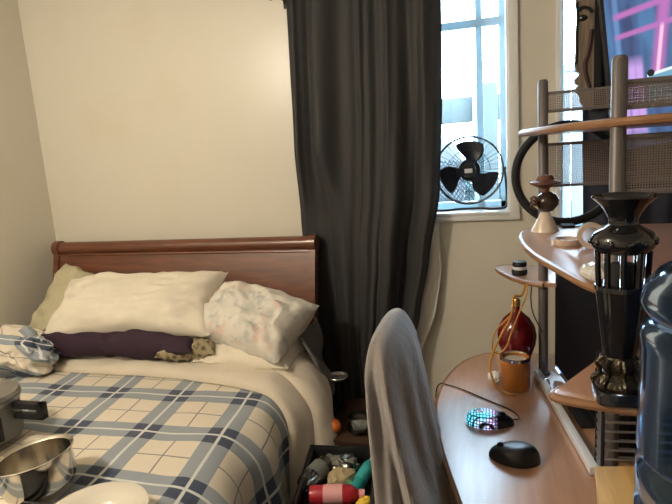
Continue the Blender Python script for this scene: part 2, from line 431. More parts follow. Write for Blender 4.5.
for x0, x1 in ((hx0, hx0+.035), (hx1-.035, hx1)):
    b = head_panel(x0, x1, .04, .012)
    tube(b, [(x0-.002, cy, cz), (x1+.002, cy, cz)], .044, 24)
    box(b, x0, x1, 2.38, 2.45, 0, .27, .004)
    s = part('side_post', b, M_mahog, t)
    xe = x0-.004 if x0 < -2 else x1+.004
    b = BM(); tube(b, [(xe-.003, cy, cz), (xe+.003, cy, cz)], .018, 16); part('scroll_button', b, M_mahog, s)
b = BM(); box(b, -2.40, -.87, .45, 2.39, .3, .575, .05, 4); part('mattress', b, M_mattress, t)
for x in (-2.41, -.88):
    b = BM(); box(b, x, x+.03, .42, 2.40, .18, .34, .005); part('side_rail', b, M_mahog, t)
for x in (-2.40, -.92):
    b = BM(); box(b, x, x+.05, .42, .47, 0, .2, .005); part('leg', b, M_mahog, t)

# plaid blanket draped
ZT = .615
XE = -.945; RR_ = .16
FLAT = XE-(-2.49); ARC = RR_*PI/2
def drape(u, y, lift=0.0, seed=0.0):
    """u: arc length from the left wall over the top and down the right side"""
    if u < FLAT: x, z, nx, nz_ = -2.49+u, ZT, 0, 1
    elif u < FLAT+ARC:
        a = (u-FLAT)/RR_; x = XE+RR_*math.sin(a); z = ZT-RR_*(1-math.cos(a)); nx, nz_ = math.sin(a), math.cos(a)
    else:
        x = XE+RR_+.05*(u-FLAT-ARC); z = ZT-RR_-(u-FLAT-ARC); nx, nz_ = 1, 0
    drop = max(0, u-FLAT-ARC*.3)
    top = max(0.0, min(1, u/.25)) 
    d = .014*nz(u*2.3+seed, y*2.3, 3.1)+.006*nz(u*7, y*6, seed)+lift
    d += min(.035, drop*.12)*math.sin(y*17+u*3+2*nz(u, y*3))
    d = max(d, -.028)
    return Vector((x+nx*d, y, z+nz_*d))
U = FLAT+ARC+.40; Y0, Y1 = .50, 2.03
th = math.radians(7)
def uvp(a, b2):
    u = a*U; y = Y0+b2*(Y1-Y0)
    x = -2.49+u
    # one crossing at x=-1.265,y=1.82 ; drift to the right towards the foot
    uu_ = (x+1.265)+.12*(y-1.82)
    vv = (y-1.82) - .03*(x+1.265)
    return (uu_+.305*20.5, vv+.285*20.5)
b = BM(); grid(b, lambda a, c: drape(a*U, Y0+c*(Y1-Y0)), 150, 110, uvp)
bl = obj('plaid_blanket', b, M_plaid, None); solid(bl, .012, -1)
tag(bl, 'cream blanket with blue-grey and navy plaid spread over the bed', 'blanket')
# folded-back cream edge (three soft rolls), slanting forward on the side
def yfront(u):
    e = max(0, (u-1.15)/(U-1.15)); return 1.965-.22*e**1.1+.01*math.sin(u*6)
def foldroll(f0_, f1_, H0, seed):
    def fn(a, c):
        u = .02+a*(U-.02+.03); yf = yfront(u); yb = 2.29-.18*max(0, (u-FLAT)/.7); wdt = yb-yf
        y_a = yf+f0_*wdt+.012*math.sin(u*5+seed); y_b = yf+f1_*wdt
        ang = c*2*PI; s_ = .5-.5*math.cos(ang); y = y_a+(y_b-y_a)*s_; up_ = math.sin(ang) > 0
        h = (H0*(1+.22*math.sin(u*3.4+seed)+.15*nz(u*5, seed, 7)))*abs(math.sin(ang))**.5
        return drape(u, y, .006+(h if up_ else 0)+(.010*nz(u*8, y*14, seed) if up_ else 0))
    return fn
b = BM(); grid(b, foldroll(.30, 1.0, .078, 1), 130, 48); fo = part('folded_edge', b, M_fold, bl)
b = BM(); grid(b, foldroll(0.0, .48, .040, 4), 130, 40); part('folded_hem', b, M_fold, bl)
# bunched corner by the left wall
def bunch(b, cx, cy, cz, rx, ry, rz, seed, uvs):
    n0 = len(b.verts)
    res = bmesh.ops.create_icosphere(b, subdivisions=5, radius=1)
    for v in res['verts']:
        n = v.co.copy()
        k = 1+.28*nz(n.x*1.8+seed, n.y*1.8, n.z*1.8)+.22*abs(nz(n.x*3.5, n.y*3.5+seed, n.z*3.5))-.1*abs(math.sin(6*n.x+4*n.z+seed))
        v.co = Vector((cx+n.x*rx*k, cy+n.y*ry*k, max(ZT+.0, cz+n.z*rz*k)))
b = BM(); bunch(b, -2.20, 1.94, .725, .21, .13, .115, 1.3, 1)
lay = b.loops.layers.uv.new('UVMap')
for f in b.faces:
    for l in f.loops: l[lay].uv = (l.vert.co.x*1.2+l.vert.co.z*1.4, l.vert.co.y*1.1+l.vert.co.z*1.5)
part('bunched_corner', b, M_plaid, bl)

# pillows
def pillow(name, m, c, w, h, th, rx, rz, ry=0.0, seed=0.0, label='', group=None, sag=0.0, parts=True):
    """w along x, h along local y, th thickness; rx tilts it up, ry rolls in its plane"""
    rot = RZ(rz) @ RX(rx) @ RZ(ry); c = Vector(c)
    def side(s):
        def fn(a, d):
            u, v = 2*a-1, 2*d-1
            pu = u*(1-.10*(1-abs(v))**1.0*abs(u)**3); pv = v*(1-.12*(1-abs(u))*abs(v)**3)
            e = max(0, (1-abs(u)**2.6))*max(0, (1-abs(v)**2.6))
            t_ = th/2*(e**.42)
            wr = .020*nz(u*3+seed, v*3, seed)+.014*nz(u*7, v*6+seed, 1)-.007*abs(nz(u*5+seed, v*9, 4))
            t_ = t_*(1+.25*nz(u*1.6+seed, v*1.6, 9))+wr*min(1, e*3)
            p = Vector((pu*w/2, pv*h/2 + sag*u*u*0, s*max(t_, .002)))
            p.y += .012*nz(u*4, seed, v*2)
            q = rot @ p + c
            return q
        return fn
    b = BM(); grid(b, side(1), 44, 34); grid(b, side(-1), 44, 34)
    bmesh.ops.remove_doubles(b, verts=b.verts, dist=.0045)
    o = obj(name, b, m, None); tag(o, label, 'pillow', group)
    return o
pillow('bed_pillow', M_pillow, (-1.69, 2.17, .895), .90, .36, .24, math.radians(40), math.radians(1), math.radians(2.5), 2.0, 'large plain cream pillow propped against the headboard, on top of the plum one')
pillow('bed_pillow', M_olive, (-2.09, 2.25, .84), .56, .46, .17, math.radians(52), math.radians(-4), math.radians(-10), 5.0, 'dull olive pillow mostly hidden behind the large cream one')
pillow('bed_pillow', M_floral, (-1.09, 2.19, .83), .57, .35, .24, math.radians(30), math.radians(-6), math.radians(-13), 8.0, 'white pillow with faint pink and green floral print by the right bedpost')
pillow('bed_pillow', M_pillow, (-1.07, 2.19, .69), .48, .36, .13, math.radians(3), math.radians(-4), 0, 11.0, 'flat pale pillow lying under the floral pillow')
pillow('bed_pillow', M_purple, (-1.77, 2.17, .755), .96, .40, .17, math.radians(4), math.radians(1), 0, 14.0, 'dark plum pillow lying flat under the large cream pillow')
o = pillow('cushion', M_leo, (-1.36, 2.10, .735), .27, .22, .10, math.radians(8), math.radians(15), 0, 17.0, 'small olive and brown spotted cushion between the plum pillow and the floral pillow')
o['category'] = 'cushion'

# ================================================================ CURTAIN over window 1
def curt_edges(z):
    L_ = [(2.30, -.908), (1.8, -.92), (1.2, -.945), (.8, -.92), (.3, -.86), (.05, -.85)]
    R_ = [(2.30, -.20), (1.75, -.212), (1.36, -.235), (1.04, -.295), (.79, -.345), (.55, -.40), (.05, -.42)]
    def it(T):
        if z >= T[0][0]: return T[0][1]
        for (za, xa), (zb, xb) in zip(T, T[1:]):
            if z >= zb: k = (za-z)/(za-zb); k = k*k*(3-2*k)*.5+k*.5; return xa+(xb-xa)*k
        return T[-1][1]
    return it(L_), it(R_)
def curt(a, c):
    z = 2.30-c*2.24; xl, xr = curt_edges(z)
    amp = .018+.018*min(1, c*1.5)
    ph = (a+.05*math.sin(a*5+1)+.03*math.sin(a*11))*5.5*2*PI
    y = 2.50+amp*(.75+.5*math.sin(a*9))*math.sin(ph+1.3*math.sin(c*2.2+a*3))+.012*math.sin(ph*.43+c*3)+.004*math.sin(ph*2.7+c*4)
    y += .010*nz(a*8, c*3, 0)
    x = xl+(xr-xl)*(a+.010*math.sin(ph*1.0+c*2)*min(1, a*8)*min(1, (1-a)*8))
    if z < 1.62 and x < -.70:
        k = min(1, (1.62-z)/.38)*min(1, (-.70-x)/.09); k = k*k*(3-2*k); y = y*(1-k)+(2.582+.12*(y-2.50))*k
    return Vector((x, y, z))
t = thing('window_curtain', 'long charcoal curtain hanging in folds over the left part of the window', 'curtain', (-.56, 2.50, 0))
b = BM(); grid(b, curt, 220, 60); o = part('drape', b, M_curt, t); solid(o, .003)
b = BM()
def lin(a, c):
    z = 1.20-c*.85; xr = curt_edges(z)[1]
    return Vector((xr-.12+a*(.135+.055*math.sin(PI*min(1, c*1.1))), 2.575+.008*math.sin(a*14+c*5), z))
grid(b, lin, 24, 30); o = part('lining', b, M_sheer, t, True, 'off-white lining showing at the right edge'); solid(o, .002)
t = thing('curtain_rod', 'thin dark curtain rod above the charcoal curtain', 'curtain rod', (-.5, 2.50, 2.30))
b = BM(); tube(b, [(-.965, 2.50, 2.292), (.15, 2.50, 2.292)], .009, 12); part('rod', b, M_black, t)
for x in (-.975, .16):
    b = BM(); bmesh.ops.create_icosphere(b, subdivisions=3, radius=.018, matrix=Matrix.Translation((x, 2.50, 2.292))); part('finial', b, M_black, t)
for x in (-.945, .13):
    b = BM(); box(b, x-.006, x+.006, 2.50, 2.62, 2.29, 2.30); box(b, x-.012, x+.012, 2.612, 2.62, 2.26, 2.33); part('bracket', b, M_black, t)

# ================================================================ FAN on the sill
FC = Vector((-.112, 2.735, 1.432)); FR = .160
t = thing('desk_fan', 'round black wire-cage fan standing on the white window sill', 'fan', (FC.x, FC.y, W1[2]))
def ring(b, c, R, r, axis_y=0.0, seg=48, ts=8, tilt=None):
    pts = [Vector((c[0]+R*math.cos(2*PI*k/seg), c[1]+axis_y, c[2]+R*math.sin(2*PI*k/seg))) for k in range(seg)]
    tube(b, pts, r, ts, closed=True)
b = BM(); ring(b, FC, FR, .0045, -.0); ring(b, FC, FR, .0035, -.045)
ring(b, FC, .10, .0012, -.062, 40, 5); ring(b, FC, .055, .0016, -.068, 32, 5)
for k in range(48):
    a = 2*PI*k/48; ca, sa = math.cos(a), math.sin(a)
    pts = [(FC.x+q*ca, FC.y-yy, FC.z+q*sa) for q, yy in ((.03, .070), (.08, .066), (.13, .058), (FR-.004, .045), (FR, .02), (FR-.004, 0))]
    tube(b, pts, .0009, 4)
part('front_cage', b, M_black, t)
b = BM(); 
for k in range(36):
    a = 2*PI*k/36; ca, sa = math.cos(a), math.sin(a)
    tube(b, [(FC.x+q*ca, FC.y+yy, FC.z+q*sa) for q, yy in ((.03, .04), (.1, .036), (FR-.01, .02), (FR, 0))], .0009, 4)
ring(b, FC, .10, .0012, .036, 40, 5)
part('rear_cage', b, M_black, t)
for k, a0 in enumerate((math.radians(78), math.radians(195), math.radians(-45))):
    b = BM()
    def blade(u, v, a0=a0):
        rr_ = .022+u*.118; wdt = .42+.75*math.sin(PI*min(1, u*.62+.12))
        a = a0+(v-.5)*wdt*1.0+.35*(u-.5)
        return Vector((FC.x+rr_*math.cos(a), FC.y-.028+.034*(v-.5)*(1-.3*u), FC.z+rr_*math.sin(a)))
    grid(b, blade, 14, 10); o = part('blade', b, M_navy, t); solid(o, .002)
b = BM(); lathe(b, [(0, -.04), (.030, -.04), (.035, -.034), (.035, .0), (0, .0)], 0, 0, 24)
for v in b.verts: v.co = Vector((FC.x+v.co.x, FC.y-.03+v.co.z, FC.z+v.co.y))
hubo = part('hub', b, M_black, t)
b = BM(); box(b, FC.x-.018, FC.x+.018, FC.y-.0725, FC.y-.0705, FC.z-.010, FC.z+.010, .0005); part('badge', b, M_white2, hubo, True, 'small white badge on the hub')
b = BM(); lathe(b, [(0, 0), (.05, 0), (.056, .01), (.052, .06), (.02, .07), (0, .07)], 0, 0, 28)
for v in b.verts: v.co = Vector((FC.x-.0+v.co.x, FC.y+.01+v.co.z, FC.z+v.co.y))
part('motor', b, M_black, t)
zs = W1[2]+.011
st = catmull([(FC.x+FR+.004, FC.y, FC.z+.0), (FC.x+FR+.010, FC.y-.01, FC.z-.05), (FC.x+FR+.013, FC.y-.02, zs+.05), (FC.x+FR+.008, FC.y-.03, zs+.004), (FC.x+FR-.05, FC.y-.055, zs), (FC.x+.05, FC.y-.02, zs), (FC.x-.05, FC.y-.02, zs), (FC.x-FR+.05, FC.y-.055, zs), (FC.x-FR-.012, FC.y-.03, zs+.004), (FC.x-FR-.020, FC.y-.02, zs+.05), (FC.x-FR-.016, FC.y-.01, FC.z-.05), (FC.x-FR-.004, FC.y, FC.z)], 8)
b = BM(); tube(b, st, .0055, 8); part('stand', b, M_black, t)
for s in (-1, 1):
    b = BM(); tube(b, [(FC.x+s*(FR-.004), FC.y, FC.z), (FC.x+s*(FR+.012), FC.y, FC.z)], .008, 12); part('pivot_knob', b, M_black, t)

# ================================================================ WINDOW 2 DRAPES
M_drk = mat('navy_drape_cloth', (0.020, 0.022, 0.042, 1), 0.7, var=0.15)
t = thing('window_drape', 'dark navy drape hanging at the second window behind the shelves', 'curtain', (.6, 2.57, .6))
b = BM(); grid(b, lambda a, c: Vector((.392+a*.76-.03*(1-c), 2.585+.013*math.sin(a*38+c), 2.38-c*1.9)), 90, 20)
o = part('cloth', b, M_drk, t); solid(o, .003)
b = BM(); tube(b, [(.36, 2.585, 2.385), (1.2, 2.585, 2.385)], .008, 10); part('rod', b, M_black, t)
t = thing('carved_face', 'brown carved wooden face in profile hanging beside the bright second window', 'wall art', (.40, 2.545, 1.66))
M_face = wood('carved_wood', (0.16, 0.12, 0.09, 1), (0.32, 0.25, 0.19, 1), .55, 'Z', 7, .1)
M_hair = mat('dark_carving', (0.012, 0.011, 0.014, 1), .6)
prof_ = [(x-.030, z) for x, z in [(.450, 2.36), (.366, 2.36), (.368, 2.20), (.366, 2.09), (.371, 2.03), (.366, 1.98), (.366, 1.90), (.364, 1.845), (.366, 1.825), (.381, 1.815), (.376, 1.80), (.364, 1.79), (.365, 1.775), (.378, 1.765), (.366, 1.755), (.368, 1.74), (.384, 1.722), (.384, 1.70), (.402, 1.672), (.425, 1.66), (.450, 1.672)]]
b = BM(); F_ = [b.verts.new((x, 2.528, z)) for x, z in prof_]; G_ = [b.verts.new((x, 2.556, z)) for x, z in prof_]
b.faces.new(F_); b.faces.new(G_[::-1])
for k in range(len(prof_)): b.faces.new((F_[k], F_[(k+1) % len(prof_)], G_[(k+1) % len(prof_)], G_[k]))
fc = part('face', b, M_face, t, False)
b = BM(); tube(b, [Vector((x-.030, 2.527, z)) for x, z in ((.369, 2.09), (.372, 2.03), (.369, 1.98), (.369, 1.90), (.367, 1.85))], .0055, 8); part('brow_line', b, M_hair, t)
b = BM(); tube(b, catmull([(.341, 2.525, 2.055), (.36, 2.522, 2.068), (.38, 2.522, 2.062), (.395, 2.524, 2.045)], 6), .006, 8); part('brow', b, M_hair, t)
b = BM(); bmesh.ops.create_icosphere(b, subdivisions=3, radius=1)
for v in b.verts: v.co = Vector((.359+v.co.x*.020, 2.527+v.co.y*.007, 2.028+v.co.z*.013))
ey = part('eye', b, M_hair, t)
b = BM(); bmesh.ops.create_icosphere(b, subdivisions=2, radius=.0035, matrix=Matrix.Translation((.353, 2.519, 2.028))); part('pupil', b, M_white2, ey)
b = BM(); prism(b, [(0, 0), (.026, 0), (.026, .028), (0, .028)], 0, .46, .004)
for v in b.verts: v.co = Vector((.405+v.co.x, 2.522+v.co.y, 1.67+v.co.z*1.5))
part('hair', b, M_hair, t)
b = BM(); tube(b, catmull([(.395, 2.526, 1.98), (.385, 2.524, 1.90), (.37, 2.524, 1.85), (.375, 2.525, 1.80), (.39, 2.526, 1.75)], 6), .007, 8); part('cheek_line', b, mat('reddish_carving', (0.07, 0.03, 0.03, 1), .6), t)

# ================================================================ TV
def tv_mat():
    m = bpy.data.materials.new('tv_picture'); m.use_nodes = True
    nt = m.node_tree; N = nt.nodes; L = nt.links; b_ = N['Principled BSDF']; b_.inputs['Base Color'].default_value = (0.01, 0.01, 0.012, 1); b_.inputs['Roughness'].default_value = .2
    uv = N.new('ShaderNodeUVMap'); uv.uv_map = 'UVMap'; sp = N.new('ShaderNodeSeparateXYZ'); L.new(uv.outputs[0], sp.inputs[0])
    def mth(op, a, bb=None):
        n = N.new('ShaderNodeMath'); n.operation = op
        for i, x in enumerate((a, bb)):
            if x is None: continue
            if isinstance(x, (int, float)): n.inputs[i].default_value = x
            else: L.new(x, n.inputs[i])
        return n.outputs[0]
    X, Z = sp.outputs[0], sp.outputs[1]      # metres from the screen's lower left corner
    def line(expr, w_, soft):               # glow profile around expr==0
        n = N.new('ShaderNodeMapRange'); n.inputs[1].default_value = w_; n.inputs[2].default_value = w_+soft; n.inputs[3].default_value = 1; n.inputs[4].default_value = 0
        n.interpolation_type = 'SMOOTHSTEP'; L.new(mth('ABSOLUTE', expr), n.inputs[0]); return n.outputs[0]
    def gate(src, a, bb, soft=.02):
        n = N.new('ShaderNodeMapRange'); n.inputs[1].default_value = a; n.inputs[2].default_value = a+soft; L.new(src, n.inputs[0])
        n2 = N.new('ShaderNodeMapRange'); n2.inputs[1].default_value = bb; n2.inputs[2].default_value = bb+soft; n2.inputs[3].default_value = 1; n2.inputs[4].default_value = 0; L.new(src, n2.inputs[0])
        return mth('MULTIPLY', n.outputs[0], n2.outputs[0])
    def mix(fac, a, c2):
        mx = N.new('ShaderNodeMix'); mx.data_type = 'RGBA'; L.new(fac, mx.inputs[0])
        if isinstance(a, tuple): mx.inputs[6].default_value = a
        else: L.new(a, mx.inputs[6])
        mx.inputs[7].default_value = c2; return mx.outputs[2]
    n = N.new('ShaderNodeTexNoise'); n.inputs['Scale'].default_value = 5; mp = N.new('ShaderNodeMapping'); mp.inputs['Scale'].default_value = (3, .7, 1); L.new(uv.outputs[0], mp.inputs[0]); L.new(mp.outputs[0], n.inputs['Vector'])
    cr = N.new('ShaderNodeValToRGB'); e = cr.color_ramp.elements; e[0].position = .35; e[0].color = (0.05, 0.07, 0.17, 1); e[1].position = .62; e[1].color = (0.08, 0.19, 0.38, 1); L.new(n.outputs['Fac'], cr.inputs[0])
    c = cr.outputs[0]
    c = mix(mth('MULTIPLY', line(mth('SUBTRACT', X, .035), .003, .012), .35), c, (0.25, 0.5, 0.9, 1))
    pink = (0.46, 0.16, 0.46, 1); hot = (0.95, 0.55, 0.75, 1)
    l1 = mth('SUBTRACT', Z, mth('ADD', .493, mth('MULTIPLY', X, .17))); l2 = mth('SUBTRACT', Z, mth('ADD', .42, mth('MULTIPLY', X, .13)))
    gx = gate(X, .02, 2)
    c = mix(mth('MULTIPLY', gx, line(l1, .004, .014)), c, pink); c = mix(mth('MULTIPLY', gx, line(l2, .003, .012)), c, pink)
    l3 = mth('SUBTRACT', X, mth('ADD', .15, mth('MULTIPLY', mth('SUBTRACT', Z, .2), .16)))
    g3 = gate(Z, .22, .56); c = mix(mth('MULTIPLY', g3, line(l3, .006, .028)), c, pink); c = mix(mth('MULTIPLY', gate(Z, .22, .43), line(l3, .002, .008)), c, hot)
    for x_ in (.045, .075, .10):
        l4 = mth('SUBTRACT', X, x_); c = mix(mth('MULTIPLY', gate(Z, .03, .27+(.03 if x_ > .07 else 0), .05), line(l4, .006, .014)), c, (0.55, 0.34, 0.75, 1))
    # pale blue hill at lower right with a dark disc
    dx = mth('SUBTRACT', X, .30); hill = mth('ADD', .265, mth('MULTIPLY', mth('SUBTRACT', X, .13), .14))
    inside = mth('MULTIPLY', mth('LESS_THAN', Z, hill), mth('GREATER_THAN', X, .125)); inside = mth('MULTIPLY', inside, mth('GREATER_THAN', Z, .14))
    c = mix(inside, c, (0.16, 0.36, 0.50, 1))
    c = mix(mth('MULTIPLY', mth('GREATER_THAN', X, .125), line(mth('SUBTRACT', Z, hill), .002, .006)), c, (0.8, 0.95, 1, 1))
    dd = mth('SQRT', mth('ADD', mth('POWER', mth('SUBTRACT', X, .138), 2), mth('POWER', mth('SUBTRACT', Z, .272), 2)))
    c = mix(mth('LESS_THAN', dd, .013), c, (0.01, 0.01, 0.015, 1))
    L.new(c, b_.inputs['Emission Color']); b_.inputs['Emission Strength'].default_value = 1.0
    return m
TVP = Vector((.475, 2.40, 1.49)); tr = RY(-math.radians(-6.0)) if False else RY(math.radians(-6.0)) 
t = thing('television', 'wall television showing a blue picture with glowing pink lines, behind the top shelf', 'television', tuple(TVP))
W_, H_ = .86, .60
def tvb(x0, x1, y0, y1, z0, z1, bev=0.0):
    b = BM(); box(b, TVP.x+x0, TVP.x+x1, TVP.y+y0, TVP.y+y1, TVP.z+z0, TVP.z+z1, bev)
    for v in b.verts: v.co = tr @ (v.co-TVP)+TVP
    return b
part('casing', tvb(-.014, W_+.014, .004, .045, -.016, H_+.014, .003), M_black, t)
b = BM(); lay = b.loops.layers.uv.new('UVMap'); vs = [b.verts.new(tr @ Vector(p)+TVP) for p in ((0, 0, 0), (W_, 0, 0), (W_, 0, H_), (0, 0, H_))]
vs2 = [b.verts.new(tr @ Vector(p)+TVP) for p in ((0, .004, 0), (W_, .004, 0), (W_, .004, H_), (0, .004, H_))]
f = b.faces.new(vs)
for l, q in zip(f.loops, ((0, 0), (W_, 0), (W_, H_), (0, H_))): l[lay].uv = q
b.faces.new(vs2[::-1])
for i in range(4): b.faces.new((vs[i], vs2[i], vs2[(i+1) % 4], vs[(i+1) % 4]))
part('screen', b, tv_mat(), t, False)
b = BM(); box(b, .90, 1.05, 2.44, 2.62, 1.70, 1.85, .004); part('wall_bracket', b, M_black, t)

# ================================================================ DESK WORKSTATION
DZ = .75
outline = catmull([(.10, .72), (-.02, .95), (-.10, 1.20), (-.155, 1.42), (-.183, 1.62), (-.165, 1.83), (-.105, 2.0), (-.01, 2.085), (.08, 2.09)], 8)
poly = [(p[0], p[1]) for p in [Vector((q[0], q[1])) for q in [(v.x, v.y) if len(v) > 1 else v for v in [Vector((a[0], a[1])) for a in outline]]]] if False else [(v[0], v[1]) for v in outline]
poly = poly+[(.95, 2.09), (.95, .72)]
t = thing('computer_desk', 'beech laminate computer desk with grey posts, round-ended top and curved shelves above', 'desk', (.3, 1.4, 0))
desk = t
b = BM(); prism(b, poly, DZ-.022, DZ, .004); dt = part('desktop', b, M_beech, t)
b = BM(); eo = [Vector((x, y, DZ-.011)) for x, y in poly[:-2]]
tube(b, eo, .0118, 8); part('edge_band', b, M_beech_e, dt)
P1, P2 = (.157, 1.90), (.252, 1.27)
P3, P4 = (.93, 1.90), (.93, 1.27)
for (x, y), zt in ((P1, 1.74), (P2, 1.71), (P3, 1.72), (P4, 1.72)):
    b = BM(); r = .0155
    lathe(b, [(0, DZ), (r, DZ), (r, zt-.008), (r*.7, zt-.001), (0, zt)], x, y, 20); pp = part('post', b, M_post, t)
    b = BM(); lathe(b, [(0, DZ), (r+.008, DZ), (r+.008, DZ+.008), (r, DZ+.012), (0, DZ+.012)], x, y, 20); part('flange', b, M_post, pp)
for x, y in ((.0, 1.85), (.3, 1.0), (.9, 1.9), (.9, .8)):
    b = BM(); tube(b, [(x, y, 0), (x, y, DZ-.02)], .02, 14); part('leg', b, M_post, t)
# shelves
def shelf(name, pts, z, th_=.018, straight=None):
    o2 = catmull(pts, 8); pl = [(v[0], v[1]) for v in o2] + (straight or [])
    b = BM(); prism(b, pl, z-th_, z, .003); s = part(name, b, M_beech, t)
    b = BM(); tube(b, [Vector((x, y, z-th_/2)) for x, y in pl[:len(o2)]], .0095, 8); part('edge_band', b, M_beech_e, s)
    return s
mid = [(.40, 1.125), (.27, 1.122), (.198, 1.13), (.145, 1.30), (.10, 1.50), (.082, 1.70), (.095, 1.86), (.15, 1.93), (.25, 1.94)]
shelf('middle_shelf', [Vector(p) for p in mid], 1.262, .018, [(.95, 1.94), (.95, 1.125)])
upper = [(.60, 1.16), (.40, 1.19), (.26, 1.24), (.16, 1.42), (.095, 1.70), (.092, 1.86), (.14, 1.945), (.25, 1.955)]
shelf('upper_shelf', [Vector(p) for p in upper], 1.585, .018, [(.95, 1.955), (.95, 1.16)])
low = [(.40, 1.028), (.30, 1.026), (.22, 1.030), (.15, 1.045), (.108, 1.066), (.125, 1.10)]
shelf('lower_shelf', [Vector(p) for p in low], 1.062, .018, [(.224, 1.262), (.36, 1.50), (.95, 1.50), (.95, 1.028)])
small = [(.20, 2.02), (.10, 1.95), (.055, 2.0), (.012, 2.09), (.02, 2.14), (.08, 2.16)]
small = [(.155, 1.86), (.10, 1.90), (.05, 1.98), (.012, 2.09), (.025, 2.14), (.08, 2.15)]
shelf('bracket_shelf', [Vector(p) for p in small], 1.085, .016, [(.22, 2.12), (.22, 1.86)])
# perforated panels
def mpanel(x0, x1, y, z0, z1):
    b = BM(); box(b, x0, x1, y-.001, y+.001, z0+.006, z1-.006); pn = part('mesh_panel', b, M_mesh, t, False)
    b = BM(); box(b, x0, x1, y-.004, y+.004, z1-.009, z1, .001); box(b, x0, x1, y-.004, y+.004, z0, z0+.009, .001)
    part('panel_frame', b, M_post, pn)
mpanel(P1[0]+.012, P3[0]-.012, 1.90, 1.635, 1.70); mpanel(P1[0]+.012, P3[0]-.012, 1.90, 1.398, 1.54)
mpanel(P2[0]+.012, P4[0]-.012, 1.27, 1.60, 1.66); mpanel(P2[0]+.012, P4[0]-.012, 1.27, 1.425, 1.55)
# long white rail at the back of the desktop
b = BM(); a_ = Vector((.135, 1.88, 0)); c_ = Vector((.222, 1.29, 0)); d_ = (c_-a_).normalized(); n_ = Vector((-d_.y, d_.x, 0))*.011
vs = []
pl = [a_-n_, c_-n_, c_+n_, a_+n_]; prism(b, [(p.x, p.y) for p in pl], DZ+.001, DZ+.024, .004)
part('cable_rail', b, M_white2, t, True, 'pale grey rail along the desktop')
# rack under the lower shelf
rk = thing('wire_rack', 'black wire rack standing under the low right shelf of the desk', 'rack', (.34, 1.38, DZ))
b = BM()
for k in range(12):
    z = DZ+.02+k*.0225
    tube(b, [(.225, 1.22, z), (.235, 1.35, z), (.44, 1.36, z), (.46, 1.24, z), (.225, 1.22, z)], .0028, 6); 
part('rungs', b, M_steel, rk)
for x, y in ((.225, 1.22), (.235, 1.35), (.44, 1.36), (.46, 1.24)):
    b = BM(); tube(b, [(x, y, DZ), (x, y, 1.042)], .004, 8); part('upright', b, M_black, rk)
b = BM(); box(b, .262, .43, 1.37, 1.52, DZ+.002, DZ+.27, .003); o = obj('storage_box', b, M_blackm, None); tag(o, 'black box inside the wire rack under the low shelf', 'box')
b = BM(); box(b, .36, .90, 1.62, 1.64, DZ+.001, 1.24, .002); o = part('back_panel', b, wood('dark_panel', srgb(60, 36, 24), srgb(80, 50, 32), .5), desk)

# monitor
mt = thing('monitor', 'large black monitor with tiny blue lights standing behind the desk rail', 'monitor', (.26, 1.64, DZ))
mdir = Vector((.085, -.50, 0)).normalized(); mn = Vector((mdir.y, -mdir.x, 0)); mc = Vector((.237, 1.62, 0))
def mbox(l0, l1, t0, t1, z0, z1, bev=0.0):
    b = BM(); box(b, l0, l1, t0, t1, z0, z1, bev)
    for v in b.verts: p = v.co; v.co = mc+mdir*p.x+mn*(-p.y)+Vector((0, 0, p.z))
    return b
if mn.x > 0: mn = -mn   # mn points to the viewer side (-x)
part('casing', mbox(-.27, .27, 0, .03, .775, 1.20, .006), M_black, mt)
part('screen', mbox(-.255, .255, -.002, .001, .80, 1.185), mat('dark_screen', (0.006, 0.005, 0.008, 1), .6, spec=.1), mt)
part('foot', mbox(-.10, .10, -.03, .10, DZ+.001, DZ+.012, .003), M_black, mt); part('neck', mbox(-.03, .03, .015, .035, DZ+.01, .82, .003), M_black, mt)
M_led = mat('blue_led', (0.1, 0.2, 0.6, 1), .3, emit=(0.35, 0.55, 1, 1), estr=3)
for k in range(3): part('indicator_light', mbox(-.245+k*.016, -.236+k*.016, -.004, .001, .785, .792), M_led, mt, False, 'glowing blue light')

# ================================================================ THINGS ON THE DESK
def mouse(name, c, L_, W2_, H2, rot, m, label, hon=False):
    t = thing(name, label, 'computer mouse', c)
    c = Vector(c); R_ = RZ(rot)
    def fn(a, d):
        u = 2*PI*a; v = d*PI/2
        ex = L_/2*math.cos(u)*(1+.08*math.cos(u)); ey = W2_/2*math.sin(u)*(1-.10*math.cos(2*u))
        s = math.cos(v)**.55 if d < 1 else 0
        z = H2*math.sin(v)**.9*(1-.22*math.cos(u)*s-.1*(1-s)*0)
        return c+R_ @ Vector((ex*s, ey*s, z+.001))
    b = BM(); grid(b, fn, 40, 12, None, True); bmesh.ops.remove_doubles(b, verts=b.verts, dist=.0004)
    body = part('shell', b, m, t)
    b = BM(); lathe(b, [(0, -.003), (.009, -.003), (.010, 0), (.009, .003), (0, .003)], 0, 0, 20)
    for v in b.verts: v.co = c+R_ @ (Vector((L_*.30+v.co.x, v.co.z, H2*.80+v.co.y)))
    part('scroll_wheel', b, M_black, t)
    return t, R_
M_hex = bpy.data.materials.new('lit_honeycomb'); M_hex.use_nodes = True
N = M_hex.node_tree.nodes; L = M_hex.node_tree.links; bb = N['Principled BSDF']; bb.inputs['Base Color'].default_value = (0.01, 0.01, 0.02, 1); bb.inputs['Roughness'].default_value = .3
tc = N.new('ShaderNodeTexCoord'); vo = N.new('ShaderNodeTexVoronoi'); vo.feature = 'DISTANCE_TO_EDGE'; vo.inputs['Scale'].default_value = 115; vo.inputs['Randomness'].default_value = .12
mr = N.new('ShaderNodeMapRange'); mr.inputs[1].default_value = .10; mr.inputs[2].default_value = .2; L.new(tc.outputs['Object'], vo.inputs['Vector']); L.new(vo.outputs[0], mr.inputs[0])
